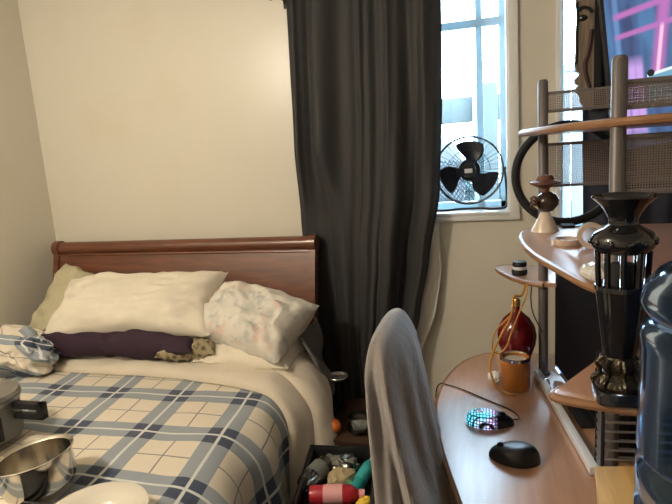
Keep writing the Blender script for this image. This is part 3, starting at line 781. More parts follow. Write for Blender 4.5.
n = N.new('ShaderNodeTexNoise'); n.inputs['Scale'].default_value = 18; L.new(tc.outputs['Object'], n.inputs['Vector']); cr = N.new('ShaderNodeValToRGB'); cr.color_ramp.elements[0].color = (0.15, 0.75, 1, 1); cr.color_ramp.elements[0].position = .42; cr.color_ramp.elements[1].color = (0.7, 0.55, 1, 1); cr.color_ramp.elements[1].position = .56
L.new(n.outputs['Fac'], cr.inputs[0]); L.new(cr.outputs[0], bb.inputs['Emission Color'])
sp = N.new('ShaderNodeSeparateXYZ'); L.new(tc.outputs['Object'], sp.inputs[0]); mr2 = N.new('ShaderNodeMapRange'); mr2.inputs[1].default_value = .028; mr2.inputs[2].default_value = .012; L.new(sp.outputs[0], mr2.inputs[0])
mm = N.new('ShaderNodeMath'); mm.operation = 'MULTIPLY'; L.new(mr.outputs[0], mm.inputs[0]); L.new(mr2.outputs[0], mm.inputs[1]); m3 = N.new('ShaderNodeMath'); m3.operation = 'MULTIPLY'; m3.inputs[1].default_value = 1.6; L.new(mm.outputs[0], m3.inputs[0]); L.new(m3.outputs[0], bb.inputs['Emission Strength'])
t, R_ = mouse('computer_mouse', (-.027, 1.515, DZ), .138, .074, .036, math.radians(3), M_hex, 'honeycomb mouse glowing blue and violet, farther of the two on the desk')
b = BM(); tube(b, [Vector(p) for p in catmull([(.045, 1.52, DZ+.014), (.062, 1.55, DZ+.005), (.04, 1.60, DZ+.0035), (-.03, 1.66, DZ+.003), (-.10, 1.72, DZ+.003), (-.155, 1.755, DZ+.003), (-.19, 1.77, DZ-.002), (-.204, 1.775, DZ-.05), (-.206, 1.775, DZ-.20)], 8)], .0022, 6); part('cable', b, M_black, t)
mouse('computer_mouse', (.045, 1.335, DZ), .128, .078, .040, math.radians(172), M_black, 'plain black mouse, nearer of the two on the desk')

# red bottle
bx, by = .07, 1.90
M_red = mat('dark_red_glass', (0.22, 0.008, 0.015, 1), .12, trans=.35, coat=.4)
t = thing('glass_bottle', 'round dark red glass bottle with a slim neck at the back of the desk', 'bottle', (bx, by, DZ))
b = BM(); lathe(b, [(0, DZ+.0005), (.030, DZ+.0005), (.036, DZ+.02), (.050, DZ+.07), (.063, DZ+.11), (.066, DZ+.14), (.060, DZ+.172), (.044, DZ+.200), (.024, DZ+.218), (.012, DZ+.232), (.010, DZ+.246), (0, DZ+.246)], bx, by, 40); part('body', b, M_red, t)
b = BM(); lathe(b, [(0, DZ+.243), (.012, DZ+.243), (.013, DZ+.262), (.009, DZ+.270), (0, DZ+.270)], bx, by, 20); part('stopper', b, mat('brass', (0.5, 0.3, 0.1, 1), .3, .9), t)
# orange candle cup
cx, cy2 = .060, 1.775
M_orange = mat('amber_cup', srgb(186, 118, 56), .35, coat=.3, var=.15)
t = thing('candle_jar', 'amber cylindrical candle jar with a bright metal rim in front of the red bottle', 'candle', (cx, cy2, DZ))
b = BM(); lathe(b, [(0, DZ+.0005), (.044, DZ+.0005), (.047, DZ+.006), (.047, DZ+.104), (.043, DZ+.104), (.043, DZ+.085), (0, DZ+.083)], cx, cy2, 36); part('jar', b, M_orange, t)
b = BM(); lathe(b, [(.0435, DZ+.100), (.0485, DZ+.100), (.0485, DZ+.110), (.0435, DZ+.110), (.0435, DZ+.100)], cx, cy2, 36); part('rim', b, M_chrome, t)
b = BM(); lathe(b, [(0, DZ+.0855), (.041, DZ+.0855), (.036, DZ+.098), (.01, DZ+.10), (0, DZ+.10)], cx, cy2, 30); part('wax', b, M_ceram, t)
# crumpled white wrapper beside
b = BM(); bmesh.ops.create_icosphere(b, subdivisions=3, radius=1)
for v in b.verts: n_ = v.co.copy(); k = 1+.4*nz(n_.x*2.5, n_.y*2.5, n_.z*2.5); v.co = Vector((-.005+n_.x*.022*k, 1.80+n_.y*.02*k, DZ+.0215+n_.z*.020*min(k, 1)))
tag(obj('paper_scrap', b, M_white2, None, False), 'crumpled white paper scrap at the left foot of the candle jar', 'paper')
b = BM(); lathe(b, [(0, DZ+.0005), (.016, DZ+.0005), (.018, DZ+.01), (.012, DZ+.024), (0, DZ+.027)], .152, 1.80, 24)
tag(obj('glass_bead', b, mat('pale_glass', (0.7, 0.72, 0.65, 1), .05, trans=.6), None), 'small pale glass knob beside the desk rail, right of the candle jar', 'ornament')
# beaded cord looping from the small shelf over the bottle
M_cord = mat('gold_cord', srgb(196, 144, 66), .45, .2, var=.2)
pts = catmull([(.10, 1.885, 1.072), (.085, 1.868, 1.04), (.06, 1.85, 1.04), (.055, 1.83, 1.00), (.045, 1.815, .97), (.02, 1.805, .925), (-.005, 1.785, .875), (-.02, 1.77, .83), (-.012, 1.745, .785), (.01, 1.72, .758), (.05, 1.70, .756)], 10)
b = BM(); tube(b, pts, .0035, 6)
for k in range(0, len(pts), 2): bmesh.ops.create_icosphere(b, subdivisions=1, radius=.0052, matrix=Matrix.Translation(pts[k]))
t = thing('bead_necklace', 'gold beaded necklace looping down from the small shelf over the red bottle', 'necklace', tuple(pts[-1]))
part('beads', b, M_cord, t)
pts = catmull([(.105, 1.885, 1.072), (.098, 1.865, 1.03), (.075, 1.835, .985), (.05, 1.80, .93), (.03, 1.79, .88), (.002, 1.79, .86), (-.012, 1.80, .875), (0, 1.81, .93), (.05, 1.82, .985)], 10)
b = BM(); tube(b, pts, .003, 6); part('inner_strand', b, M_cord, t)
pts = catmull([(.12, 1.885, 1.072), (.115, 1.86, 1.03), (.122, 1.85, .98), (.15, 1.84, .92)], 8)
b = BM(); tube(b, pts, .002, 6); part('strand', b, M_black, t)
# coil of striped ribbon on the small shelf
b = BM()
t = thing('ribbon_spool', 'small dark and white striped spool on the small shelf behind the post', 'spool', (.085, 1.96, 1.085))
lathe(b, [(0, 1.0855), (.026, 1.0855), (.028, 1.095), (.026, 1.105), (0, 1.105)], .085, 1.985, 24); part('lower_coil', b, M_black, t)
b = BM(); lathe(b, [(0, 1.105), (.023, 1.105), (.024, 1.110), (.023, 1.116), (0, 1.116)], .085, 1.985, 24); part('white_coil', b, M_white2, t)
b = BM(); lathe(b, [(0, 1.116), (.024, 1.116), (.025, 1.123), (.022, 1.133), (0, 1.135)], .085, 1.985, 24); part('upper_coil', b, M_black, t)

# ================================================================ THINGS ON THE MIDDLE SHELF
SZ = 1.262
b = BM(); RC = Vector((.245, 2.03, 1.415))
# ring stands on the shelf's back edge, leaning between posts and wall
RC = Vector((.236, 1.972, SZ-.003+.163+.012)); 
pts = [Vector((RC.x+.163*math.cos(2*PI*k/64), RC.y, RC.z+.163*math.sin(2*PI*k/64))) for k in range(64)]
RC_ = RC
# ring on a stem: rests on the shelf top just behind the mesh panel
t = thing('black_hoop', 'large padded black ring standing upright behind the far post and mesh panel', 'ring', (RC.x, RC.y, RC.z-.175))
b = BM(); tube(b, pts, .0135, 14, closed=True); part('rim', b, M_blackm, t)
b = BM(); 
for k in range(64):
    pass
ring(b, RC, .1495, .0022, 0, 64, 6); part('inner_trim', b, M_post, t)
b = BM(); box(b, RC.x-.02, RC.x+.02, RC.y-.075, RC.y+.02, SZ+.0005, SZ+.008, .002); box(b, RC.x-.012, RC.x+.012, RC.y-.010, RC.y+.010, SZ, SZ+.012, .002); part('foot', b, M_blackm, t)

# figurine
fx, fy = .162, 1.84
t = thing('figurine', 'small figurine with a pale flared base and a brown wide-brimmed top by the far post', 'figurine', (fx-.01, fy, SZ))
fx -= .004
b = BM(); lathe(b, [(0, SZ+.0005), (.042, SZ+.0005), (.040, SZ+.008), (.026, SZ+.035), (.014, SZ+.062), (0, SZ+.065)], fx, fy, 28); part('skirt', b, mat('pearl_white', (0.72, 0.62, 0.52, 1), .3, coat=.4), t)
b = BM(); lathe(b, [(0, SZ+.06), (.018, SZ+.066), (.034, SZ+.085), (.036, SZ+.10), (.026, SZ+.118), (.012, SZ+.126), (0, SZ+.128)], fx+.006, fy, 26); part('body', b, mat('dark_brown_glaze', (0.04, 0.025, 0.02, 1), .25), t)
b = BM(); lathe(b, [(0, SZ+.124), (.012, SZ+.126), (.014, SZ+.138), (.046, SZ+.152), (.048, SZ+.158), (.030, SZ+.164), (.022, SZ+.178), (0, SZ+.182)], fx, fy, 28)
part('hat', b, mat('brown_glaze', (0.16, 0.075, 0.05, 1), .4), t)
b = BM()
for k in range(3): tube(b, catmull([(fx-.03, fy-.02, SZ+.075+k*.012), (fx-.045, fy-.03, SZ+.085+k*.012), (fx-.036, fy-.035, SZ+.095+k*.010), (fx-.026, fy-.03, SZ+.088+k*.01)], 6), .004, 6)
part('curl', b, mat('brown_curl', (0.10, 0.05, 0.035, 1), .5), t)

# two rings (tape rolls) on the middle shelf
M_tape = mat('beige_tape', srgb(196, 176, 160), .4, coat=.3)
def roll(c, R, r2, w2, rot, label):
    b = BM(); prof = [(r2, 0), (R, 0), (R, w2), (r2, w2), (r2, 0)]
    lathe(b, prof, 0, 0, 36); bmesh.ops.remove_doubles(b, verts=b.verts, dist=1e-5)
    for v in b.verts: v.co = rot @ v.co + Vector(c)
    return tag(obj('tape_roll', b, M_tape, None), label, 'tape')
roll((.195, 1.60, SZ+.0005), .040, .031, .016, RZ(0), 'beige tape ring lying flat on the middle shelf, the left one')
roll((.243, 1.53, SZ+.036), .0335, .022, .018, RX(math.radians(90)) @ RY(0), 'beige tape ring standing on edge on the middle shelf beside the black lantern')
# clear plastic bag
M_bag = mat('clear_bag', (0.78, 0.76, 0.72, 1), .18, trans=.25, coat=.5)
def bagf(a, c):
    ang = a*2*PI; h = c
    rx_, ry_ = .030*(1+.35*nz(math.cos(ang)*2, math.sin(ang)*2, 1)), .062*(1+.3*nz(math.cos(ang)*2+4, math.sin(ang)*2, h*2))
    s = math.sin(PI*(.15+.85*h))**.6 if h < 1 else 0
    x = .204+rx_*math.cos(ang)*s; y = 1.165+ry_*math.sin(ang)*s
    x += (y-1.165)*-.2
    return Vector((x, y, SZ+.001+.034*h*(1+.4*nz(ang*2, h*5, 3))))
b = BM(); grid(b, bagf, 30, 12, None, True); tag(obj('plastic_bag', b, M_bag, None, False), 'crumpled clear plastic bag at the front corner of the middle shelf', 'bag')

# ================================================================ BLACK LANTERN on the low shelf
lx, ly, LZ = .222, 1.06, 1.062
t = thing('candle_lantern', 'tall ornate black lantern with a flared bowl top on the low shelf', 'lantern', (lx, ly, LZ))
def sq_lathe(b, prof, cx, cy, p=4.0, seg=48):
    rings = []
    for r, z in prof:
        row = []
        for k in range(seg):
            a = 2*PI*k/seg+PI/4; ca, sa = math.cos(a), math.sin(a); q = (abs(ca)**p+abs(sa)**p)**(-1/p)
            row.append(b.verts.new((cx+r*q*ca, cy+r*q*sa, z)))
        rings.append(row)
    for A, B in zip(rings, rings[1:]):
        for k in range(seg): b.faces.new((A[k], A[(k+1) % seg], B[(k+1) % seg], B[k]))
    b.faces.new(rings[0][::-1]); b.faces.new(rings[-1]); return b
b = BM(); sq_lathe(b, [(.050, LZ+.0005), (.050, LZ+.022), (.046, LZ+.028)], lx, ly, 8); foot = part('foot', b, M_blackg, t)
M_orn = mat('dark_bronze', (0.055, 0.045, 0.032, 1), .3, .8, var=.5, scale=40, bump=.9, bscale=50)
b = BM(); lathe(b, [(0, LZ+.026), (.047, LZ+.026), (.052, LZ+.038), (.044, LZ+.052), (.032, LZ+.062), (.036, LZ+.078), (.030, LZ+.098), (.022, LZ+.104), (0, LZ+.104)], lx, ly, 36); part('ornate_base', b, M_orn, t)
for k in range(8):
    a = 2*PI*k/8; b = BM()
    cpt = [(lx+q*math.cos(a), ly+q*math.sin(a), z) for q, z in ((.050, LZ+.034), (.054, LZ+.046), (.042, LZ+.056), (.040, LZ+.068), (.046, LZ+.08), (.034, LZ+.094))]
    tube(b, catmull(cpt, 5), .005, 6); part('scroll_leaf', b, M_orn, t)
b = BM(); lathe(b, [(0, LZ+.10), (.032, LZ+.10), (.038, LZ+.13), (.046, LZ+.20), (.052, LZ+.250), (0, LZ+.250)], lx, ly, 36); part('column', b, M_blackg, t)
for k in range(10):
    a = 2*PI*k/10+.15; b = BM()
    ca, sa = math.cos(a), math.sin(a)
    tube(b, [(lx+.047*ca, ly+.047*sa, LZ+.25), (lx+.050*ca, ly+.050*sa, LZ+.33)], .0065, 6)
    part('cage_bar', b, M_blackg, t)
b = BM(); lathe(b, [(0, LZ+.246), (.054, LZ+.246), (.054, LZ+.256), (0, LZ+.252)], lx, ly, 32); part('collar', b, M_blackg, t)
b = BM(); lathe(b, [(0, LZ+.252), (.022, LZ+.252), (.022, LZ+.30), (.002, LZ+.302), (.001, LZ+.312), (0, LZ+.312)], lx, ly, 20); part('candle', b, M_blackm, t)
b = BM(); lathe(b, [(0, LZ+.326), (.050, LZ+.326), (.060, LZ+.338), (.063, LZ+.350), (.056, LZ+.366), (.040, LZ+.376), (.028, LZ+.384), (.027, LZ+.392), (.032, LZ+.405), (.044, LZ+.423), (.058, LZ+.436), (.062, LZ+.440), (.060, LZ+.444), (.050, LZ+.437), (.030, LZ+.420), (0, LZ+.412)], lx, ly, 48); part('bowl', b, M_blackg, t)
for k in range(12):
    a = 2*PI*k/12; b = BM()
    bmesh.ops.create_icosphere(b, subdivisions=2, radius=.006, matrix=Matrix.Translation((lx+.0615*math.cos(a), ly+.0615*math.sin(a), LZ+.349))); part('stud', b, M_blackg, t)

for ch in t.children:
    for v in ch.data.vertices: v.co *= .865

# ================================================================ PINE STAND AND WATER JUG
t = thing('pine_box', 'pine wood box with slatted sides on the desk under the blue water jug', 'box', (.42, .92, DZ))
b = BM(); prism(b, [(.192, 1.119), (.60, 1.19), (.60, .74), (.150, .74)], .862, .88, .003); part('top', b, M_pine, t)
b = BM(); prism(b, [(.202, 1.108), (.222, 1.111), (.18, .75), (.160, .75)], DZ+.001, .775, .002); part('bottom_rail', b, M_pine, t)
for q in (0, .5, 1):
    ax, ay = .204+(.162-.204)*q, 1.106+(.77-1.106)*q
    b = BM(); prism(b, [(ax, ay), (ax+.018, ay), (ax+.018, ay-.022), (ax, ay-.022)], .770, .864, .002); part('side_slat', b, M_pine, t)
b = BM(); prism(b, [(.222, 1.104), (.59, 1.172), (.59, 1.150), (.222, 1.085)], DZ+.001, .863, .002); part('back_board', b, M_pine, t)
b = BM(); prism(b, [(.575, 1.14), (.59, 1.14), (.59, .76), (.575, .76)], DZ+.001, .863, .002); part('end_board', b, M_pine, t)
jx, jy, JZ = .348, .885, .881
M_jug = shell_glass('blue_polycarbonate', (0.27, 0.40, 0.66, 1), .12, 1.22, .0)
_n = M_jug.node_tree.nodes; _l = M_jug.node_tree.links
_g = [q for q in _n if q.type == 'BSDF_GLOSSY'][0]; _g.inputs[0].default_value = (0.55, 0.72, 1.0, 1)
_d = _n.new('ShaderNodeBsdfDiffuse'); _d.inputs[0].default_value = (0.06, 0.12, 0.23, 1)
_mx = _n.new('ShaderNodeMixShader'); _mx.inputs[0].default_value = 0.11
_old = _n['Material Output'].inputs[0].links[0].from_socket; _l.new(_old, _mx.inputs[1]); _l.new(_d.outputs[0], _mx.inputs[2]); _l.new(_mx.outputs[0], _n['Material Output'].inputs[0])
t = thing('water_jug', 'big translucent blue water jug with ribbed sides standing on the pine box', 'water jug', (jx, jy, JZ))
R = .134
prof = [(0, .006), (.10, .002), (.118, 0), (.130, .012), (R, .03), (R, .085), (R-.007, .095), (R-.007, .105), (R, .115), (R, .165), (R-.007, .175), (R-.007, .185), (R, .195), (R-.002, .34), (R-.001, .385), (R, .402), (R-.004, .415), (R-.016, .425), (R-.014, .432), (R-.002, .445), (R+.001, .462), (R-.006, .486), (R-.024, .512), (R-.055, .534), (.045, .545), (.030, .552), (.028, .60), (.031, .602)]
# keep the jug about half a metre tall
prof = [(r, z*.905) for r, z in prof]
b = BM(); lathe(b, [(r, JZ+z) for r, z in prof], jx, jy, 72); jb = part('bottle', b, M_jug, t)
b = BM(); lathe(b, [(.0318, JZ+.515), (.034, JZ+.515), (.034, JZ+.552), (.030, JZ+.557), (0, JZ+.557), (0, JZ+.553), (.0318, JZ+.551)], jx, jy, 32); part('cap', b, M_white2, t)

# ================================================================ CHAIR WITH DRAPED COVER
t = thing('desk_chair', 'desk chair seen edge-on, its high back under a draped mauve-grey cover', 'chair', (-.22, 1.28, 0))
def cov(a, c):
    # c: 0 top -> 1 hem ; a: around
    z = 1.125-.80*c
    ang = a*2*PI; ca, sa = math.cos(ang), math.sin(ang)
    k = c
    xc = -.268+.075*k+.03*k*k
    ycn = 1.33
    hx = .047+.055*k+.02*k*k          # half thickness
    hy = .20+.06*k
    top = min(1, c/.14); s = math.sqrt(max(0, 1-(1-top)**2))*.97+.03
    rid = .75*math.exp(-((((ang-(-PI/2+.25+.75*c)+PI)%(2*PI))-PI)/.20)**2)*min(1, c*2.2)-.28*math.exp(-((((ang-(-PI/2-.25+.55*c)+PI)%(2*PI))-PI)/.28)**2)*min(1, c*2.5)
    fold = 1+.9*rid+.07*min(1, c*4)*math.sin(ang*5+1.2+2.2*c)+.06*min(1, c*4)*math.sin(ang*11+c*4)
    px = 2.6
    q = (abs(ca)**px+abs(sa)**px)**(-1/px)
    return Vector((xc+hx*q*ca*s*fold, ycn+hy*q*sa*(s**.6)*(1+.8*(fold-1)), z+.045*(1-top)*0+ .02*nz(ca*2, sa*2, 4)*min(1, c*3)))
b = BM(); grid(b, cov, 120, 60, None, True); bmesh.ops.holes_fill(b, edges=[e for e in b.edges if e.is_boundary and e.verts[0].co.z > 1.05])
cv = part('cover', b, M_chair, t)
b = BM(); box(b, -.19, .02, 1.11, 1.55, .42, .50, .03, 4); 
for v in b.verts: v.co.x += 0
part('seat', b, M_chair, t)
b = BM(); tube(b, [(-.10, 1.33, .08), (-.10, 1.33, .43)], .025, 16); part('gas_column', b, M_black, t)
for k in range(5):
    a = 2*PI*k/5+.3; b = BM(); tube(b, [(-.10, 1.33, .10), (-.10+.26*math.cos(a), 1.33+.26*math.sin(a), .065)], [.022, .014], 10); lg = part('base_arm', b, M_black, t)
    b = BM(); lathe(b, [(0, -.012), (.026, -.012), (.028, 0), (.026, .012), (0, .012)], 0, 0, 18)
    for v in b.verts: v.co = Vector((-.10+.26*math.cos(a)+v.co.x, 1.33+.26*math.sin(a)+v.co.z, .029+v.co.y))
    part('caster', b, M_black, lg)

# ================================================================ NIGHTSTAND, CRATE AND THEIR CONTENTS
M_ns = wood('nightstand_wood', srgb(48, 32, 24), srgb(66, 44, 30), .5, 'X', 5)
t = thing('nightstand', 'low wooden stand between the bed and the chair, below the curtain', 'nightstand', (-.56, 2.18, 0))
b = BM(); box(b, -.71, -.38, 1.98, 2.38, .355, .38, .004); part('top', b, M_ns, t)
for x in (-.70, -.42):
    for y in (2.0, 2.33):
        b = BM(); box(b, x, x+.03, y, y+.03, 0, .356, .003); part('leg', b, M_ns, t)
b = BM(); box(b, -.70, -.39, 2.0, 2.36, .14, .155, .003); part('shelf', b, M_ns, t)
M_clear = shell_glass('clear_glass', (0.93, 0.95, 0.94, 1), .03, 1.5, .05)
gx, gy, gz = -.565, 2.07, .381
t = thing('glass_jar', 'clear glass jar on the low wooden stand behind the black crate', 'jar', (gx, gy, gz))
b = BM(); lathe(b, [(0, gz), (.04, gz), (.055, gz+.012), (.058, gz+.04), (.052, gz+.062), (.046, gz+.07), (.043, gz+.07), (.049, gz+.06), (.054, gz+.04), (.05, gz+.016), (0, gz+.006)], gx, gy, 36); part('bowl', b, M_clear, t)
b = BM(); lathe(b, [(0, gz+.007), (.045, gz+.016), (.048, gz+.026), (0, gz+.028)], gx, gy, 30); part('contents', b, mat('pale_contents', (0.25, 0.27, 0.25, 1), .4), t)
b = BM(); bmesh.ops.create_icosphere(b, subdivisions=3, radius=.033, matrix=Matrix.Translation((-.675, 2.03, .38+.033)))
for v in b.verts: v.co.x = -.675+(v.co.x+.675)*1.15
tag(obj('orange_fruit', b, mat('orange_skin', srgb(190, 104, 44), .4, bump=.3, bscale=150), None), 'small orange fruit left of the glass jar on the low stand', 'fruit')
# folded pale paper behind
b = BM(); box(b, -.56, -.40, 2.20, 2.34, .3805, .415, .01, 3); tag(obj('folded_cloth', b, mat('grey_cloth', (0.24, 0.21, 0.17, 1), .9, bump=.5), None), 'folded grey-beige cloth at the back of the low dark stand', 'cloth')
b = BM(); box(b, -.50, -.39, 2.06, 2.16, .3805, .41, .003); tag(obj('cardboard_box', b, mat('orange_card', srgb(170, 106, 58), .6, var=.1), None), 'small orange-brown cardboard box right of the glass jar', 'box')
# metal saucer on a small dark table lamp-like stand
t = thing('round_tray', 'small round steel dish on a slim black stand beside the headboard', 'dish', (-.705, 2.20, 0))
b = BM(); lathe(b, [(0, .535), (.035, .533), (.048, .545), (.046, .548), (.034, .538), (0, .539)], -.705, 2.25, 32); part('dish', b, M_steel, t)
b = BM(); tube(b, [(-.705, 2.25, .384), (-.705, 2.25, .535)], .006, 10); lathe(b, [(0, .381), (.03, .381), (.03, .388), (0, .39)], -.705, 2.25, 20); part('stem', b, M_black, t)
# grey cloth hanging from the bed post
def hang(a, c):
    return Vector((-.835+.10*c*(.3+a)+.02*math.sin(a*7+c*4), 2.34-.20*a*(1-.3*c)+.014*math.sin(a*9+c*5), .80-.06*a-.26*c+.03*math.sin(a*6)*c))
b = BM(); grid(b, hang, 30, 20); o = obj('grey_garment', b, mat('grey_garment_cloth', (0.15, 0.14, 0.14, 1), .9, bump=.4), None); solid(o, .012); tag(o, 'dark grey garment hanging at the right side of the headboard', 'clothing')
# crate
t = thing('storage_crate', 'black open crate full of bottles and packets on the floor by the bed', 'crate', (-.55, 1.68, 0))
cx0, cx1, cyb, cyf = -.712, -.445, 1.87, 1.36
CR0 = set(bpy.data.objects)-{t}
b = BM(); T = .012
box(b, cx0, cx1, cyf, cyf+T, 0.001, .42, .002); box(b, cx0, cx1, cyb-T, cyb, 0.001, .42, .002)
box(b, cx0, cx0+T, cyf, cyb, 0.001, .42, .002); box(b, cx1-T, cx1, cyf, cyb, 0.001, .42, .002); box(b, cx0, cx1, cyf, cyb, .001, .013)
part('shell', b, M_black, t)
b = BM(); tube(b, [(cx0, cyf, .42), (cx1, cyf, .42), (cx1, cyb, .42), (cx0, cyb, .42)], .008, 8, closed=True); part('rim', b, M_black, t)
b = BM(); box(b, cx0+.013, cx1-.013, cyf+.013, cyb-.013, .014, .36, .004); o = obj('cardboard_insert', b, mat('dark_card', (0.02, 0.018, 0.016, 1), .8), None); tag(o, 'dark packing filling the lower part of the black crate', 'packing')
def bottle(c, L_, r, rot, m, capm, label, lab=None):
    t = thing('plastic_bottle', label, 'bottle', c); c = Vector(c)
    def mk(prof): 
        b = BM(); lathe(b, prof, 0, 0, 24)
        for v in b.verts: v.co = rot @ v.co + c
        return b
    part('body', mk([(0, -L_/2), (r*.9, -L_/2), (r, -L_/2+.01), (r, L_*.22), (r*.75, L_*.32), (r*.4, L_*.38), (r*.4, L_*.42), (0, L_*.42)]), m, t)
    part('cap', mk([(0, L_*.40), (r*.48, L_*.40), (r*.48, L_*.5), (0, L_*.5)]), capm, t)
    part('wrapper', mk([(r*1.02, -L_*.25), (r*1.03, -L_*.25), (r*1.03, L_*.1), (r*1.02, L_*.1), (r*1.02, -L_*.25)]), lab or M_white2, t)
    return t
M_rd = mat('red_plastic', (0.40, 0.02, 0.035, 1), .3, var=.2); M_tl = mat('teal_plastic', (0.02, 0.30, 0.30, 1), .3, var=.3, scale=30)
M_gn = mat('green_plastic', (0.06, 0.22, 0.12, 1), .3); M_yl = mat('yellow_plastic', (0.75, 0.5, 0.05, 1), .4); M_tan = mat('tan_paper', (0.38, 0.30, 0.17, 1), .7, bump=.5)
M_pk = mat('pink_label', (0.70, 0.35, 0.36, 1), .5)
lie = RY(math.radians(90))
bottle((-.575, 1.60, .398), .19, .032, RZ(math.radians(4)) @ lie, M_rd, M_pk, 'red bottle with a pale label lying at the front of the black crate', M_pk)
bottle((-.492, 1.73, .392), .22, .024, RZ(math.radians(75)) @ lie, M_tl, M_white2, 'teal bottle lying along the right side of the black crate', mat('teal_label', (0.05, 0.4, 0.42, 1), .4))
bottle((-.664, 1.735, .400), .19, .036, RZ(math.radians(70)) @ lie, M_clear, M_steel, 'clear bottle lying at the left side of the black crate', mat('grey_label', (0.15, 0.16, 0.15, 1), .4))
def blob(name, c, r, m, label, cat, seed):
    b = BM(); bmesh.ops.create_icosphere(b, subdivisions=3, radius=1)
    for v in b.verts: n_ = v.co.copy(); k = 1+.35*nz(n_.x*2+seed, n_.y*2, n_.z*2); v.co = Vector((c[0]+n_.x*r[0]*k, c[1]+n_.y*r[1]*k, c[2]+n_.z*r[2]*k))
    return tag(obj(name, b, m, None, False), label, cat)
blob('snack_packet', (-.57, 1.70, .393), (.055, .045, .032), M_tan, 'tan crumpled packet in the middle of the black crate', 'packet', 2)
blob('snack_packet', (-.575, 1.80, .39), (.06, .05, .03), mat('silver_foil', (0.35, 0.36, 0.34, 1), .2, .9), 'silver foil packet at the back of the black crate', 'packet', 6)
blob('snack_packet', (-.525, 1.655, .388), (.035, .03, .026), M_gn, 'dark green packet beside the red bottle in the crate', 'packet', 9)
blob('snack_packet', (-.478, 1.575, .382), (.028, .02, .022), M_yl, 'small yellow packet at the front right corner of the crate', 'packet', 12)

piv = Vector((-.58, 1.87, 0)); ca_ = math.radians(8.5)
for o in set(bpy.data.objects)-CR0:
    if o.parent is None:
        q = RZ(ca_) @ (Vector(o.location)-piv)+piv; o.location = q; o.rotation_euler = (0, 0, ca_)

# ================================================================ POTS AND PLATE ON THE BED
BZ = .632
t = thing('serving_tray', 'flat black tray on the bed under the white plate', 'tray', (-1.03, .93, BZ))
b = BM(); box(b, -1.275, -.86, .72, 1.08, BZ, BZ+.016, .004, 2, RZ(math.radians(2))); part('tray_base', b, M_blackm, t)
b = BM(); tube(b, [RZ(math.radians(2)) @ (Vector(p)-Vector((-1.0675, .8925, 0)))+Vector((-1.0675, .8925, 0)) for p in ((-1.272, .723, BZ+.02), (-.863, .723, BZ+.02), (-.863, 1.062, BZ+.02), (-1.272, 1.062, BZ+.02))], .006, 8, closed=True); part('tray_rim', b, M_black, t)
px_, py_, pz_ = -1.005, 1.02, BZ+.0165
t = thing('dinner_plate', 'glossy white dinner plate on the black tray at the bottom edge', 'plate', (px_, py_, pz_))
b = BM(); lathe(b, [(0, pz_+.002), (.06, pz_), (.075, pz_+.004), (.10, pz_+.022), (.132, pz_+.034), (.134, pz_+.037), (.131, pz_+.038), (.098, pz_+.027), (.074, pz_+.010), (.06, pz_+.006), (0, pz_+.006)], px_, py_, 64); part('plate_body', b, M_ceram, t)
b = BM(); lathe(b, [(.071, pz_+.008), (.075, pz_+.0125), (.077, pz_+.0135), (.074, pz_+.0085), (.071, pz_+.008)], px_, py_, 64); part('well_ring', b, M_ceram, t)
# saucepan
qx, qy, qz = -1.315, 1.155, BZ+.002
def shell(prof_o, prof_i, cx, cy, seg=56):
    b = BM(); lathe(b, prof_o+prof_i[::-1], cx, cy, seg); return b
tl = RX(math.radians(1)) @ RY(math.radians(-7))
t = thing('saucepan', 'round stainless steel saucepan without a lid at the lower left on the bed', 'saucepan', (qx, qy, qz))
def tilt(b):
    p = Vector((qx, qy, qz+.012))
    for v in b.verts: v.co = tl @ (v.co-p)+p
    return b
part('pan_body', tilt(shell([(0, qz), (.082, qz), (.096, qz+.006), (.102, qz+.02), (.105, qz+.098), (.110, qz+.102), (.112, qz+.1045)], [(0, qz+.003), (.080, qz+.003), (.092, qz+.009), (.098, qz+.022), (.1015, qz+.100), (.106, qz+.104), (.1115, qz+.1065)], qx, qy)), M_chrome, t)
b = BM(); ring(b, (0, 0, 0), .1115, .0022, 0, 64, 6)
for v in b.verts: v.co = Vector((qx+v.co.x, qy+v.co.z, qz+.105+v.co.y))
part('rolled_rim', tilt(b), M_chrome, t)
b = BM(); box(b, qx-.215, qx-.118, qy-.012, qy+.012, qz+.072, qz+.088, .005, 3); part('handle', tilt(b), M_black, t)
# grey lidded cooker with black handle
gx, gy, gz = -1.765, 1.37, BZ
M_grey = mat('grey_metal_pot', (0.20, 0.195, 0.18, 1), .45, .4, var=.15)
t = thing('cooking_pot', 'grey metal pot with squared black handles at the left edge on the bed', 'cooking pot', (gx, gy, gz))
b = BM(); lathe(b, [(0, gz+.0005), (0.105, gz+.0005), (0.115, gz+.01), (0.118, gz+.13), (0.121, gz+.135), (0, gz+.137)], gx, gy, 56); part('pot_body', b, M_grey, t)
b = BM(); lathe(b, [(0, gz+.136), (0.121, gz+.136), (0.124, gz+.142), (0.124, gz+.160), (0.120, gz+.171), (.11, gz+.175), (0, gz+.177)], gx, gy, 56); ld = part('lid', b, M_steel, t)
b = BM(); lathe(b, [(.1245, gz+.150), (.1265, gz+.152), (.1265, gz+.158), (.1245, gz+.160), (.1245, gz+.150)], gx, gy, 56); part('lid_band', b, M_grey, ld)
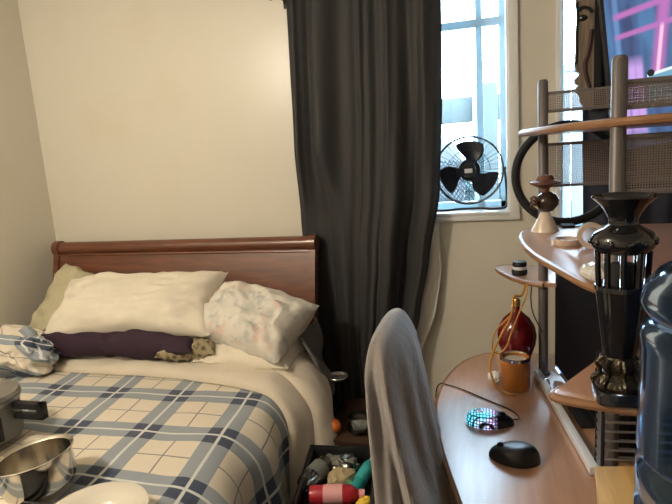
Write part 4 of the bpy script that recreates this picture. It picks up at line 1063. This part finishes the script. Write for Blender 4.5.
# black square loop handles
def loop(cx, cy, z0, w_, h_, th_, a, dep):
    b = BM(); R_ = RZ(a)
    for bx_ in ((0, w_, h_-th_, h_), (0, w_, 0, th_*.8), (w_-th_*1.1, w_, 0, h_)):
        box(b, bx_[0], bx_[1], -dep/2, dep/2, bx_[2], bx_[3], .003, 2)
    for v in b.verts: v.co = R_ @ v.co + Vector((cx, cy, z0))
    return b
part('handle', loop(-1.665, 1.29, gz+.055, .085, .085, .026, math.radians(-14), .028), M_black, t)
part('handle', loop(-1.65, 1.40, gz+.075, .125, .060, .022, math.radians(2), .03), M_black, t)
b = BM(); box(b, -1.685, -1.63, 1.22, 1.29, gz+.045, gz+.075, .006, 3, RZ(math.radians(-20))); part('latch', b, M_black, t)

# ================================================================ CEILING LAMP
t = thing('ceiling_light', 'round ceiling lamp above the foot of the bed', 'lamp', (LAMP_POS[0], LAMP_POS[1], 2.6))
b = BM(); lathe(b, [(0, 2.599), (.07, 2.599), (.07, 2.575), (.02, 2.57), (.02, 2.44), (0, 2.44)], LAMP_POS[0], LAMP_POS[1], 32); part('canopy', b, M_white, t)
ld_ = bpy.data.lights.new('bulb', 'POINT'); ld_.energy = LAMP_W; ld_.color = (1.0, 0.87, 0.69); ld_.shadow_soft_size = .07
lo = bpy.data.objects.new('bulb', ld_); C.objects.link(lo); lo.parent = t; lo.location = (0, 0, LAMP_POS[2]-2.6)
# daylight portals at the windows
for (W, nm) in ((W1, 'window_portal'), (W2, 'window_portal')):
    la = bpy.data.lights.new(nm, 'AREA'); la.shape = 'RECTANGLE'; la.size = W[1]-W[0]; la.size_y = W[3]-W[2]; la.cycles.is_portal = True
    lo = bpy.data.objects.new(nm, la); C.objects.link(lo); lo.location = ((W[0]+W[1])/2, YB+WT+.01, (W[2]+W[3])/2); lo.rotation_euler = (math.radians(-90), 0, 0)

# repeats of a kind share a group
for o in bpy.data.objects:
    if o.parent is None:
        base = o.name.split('.')[0]
        g = {'bed_pillow': 'pillows at the head of the bed', 'snack_packet': 'packets in the black crate', 'plastic_bottle': 'bottles in the black crate', 'computer_mouse': 'mice on the desk', 'tape_roll': 'tape rings on the middle shelf', 'bush': 'bushes outside the window'}.get(base)
        if g: o['group'] = g
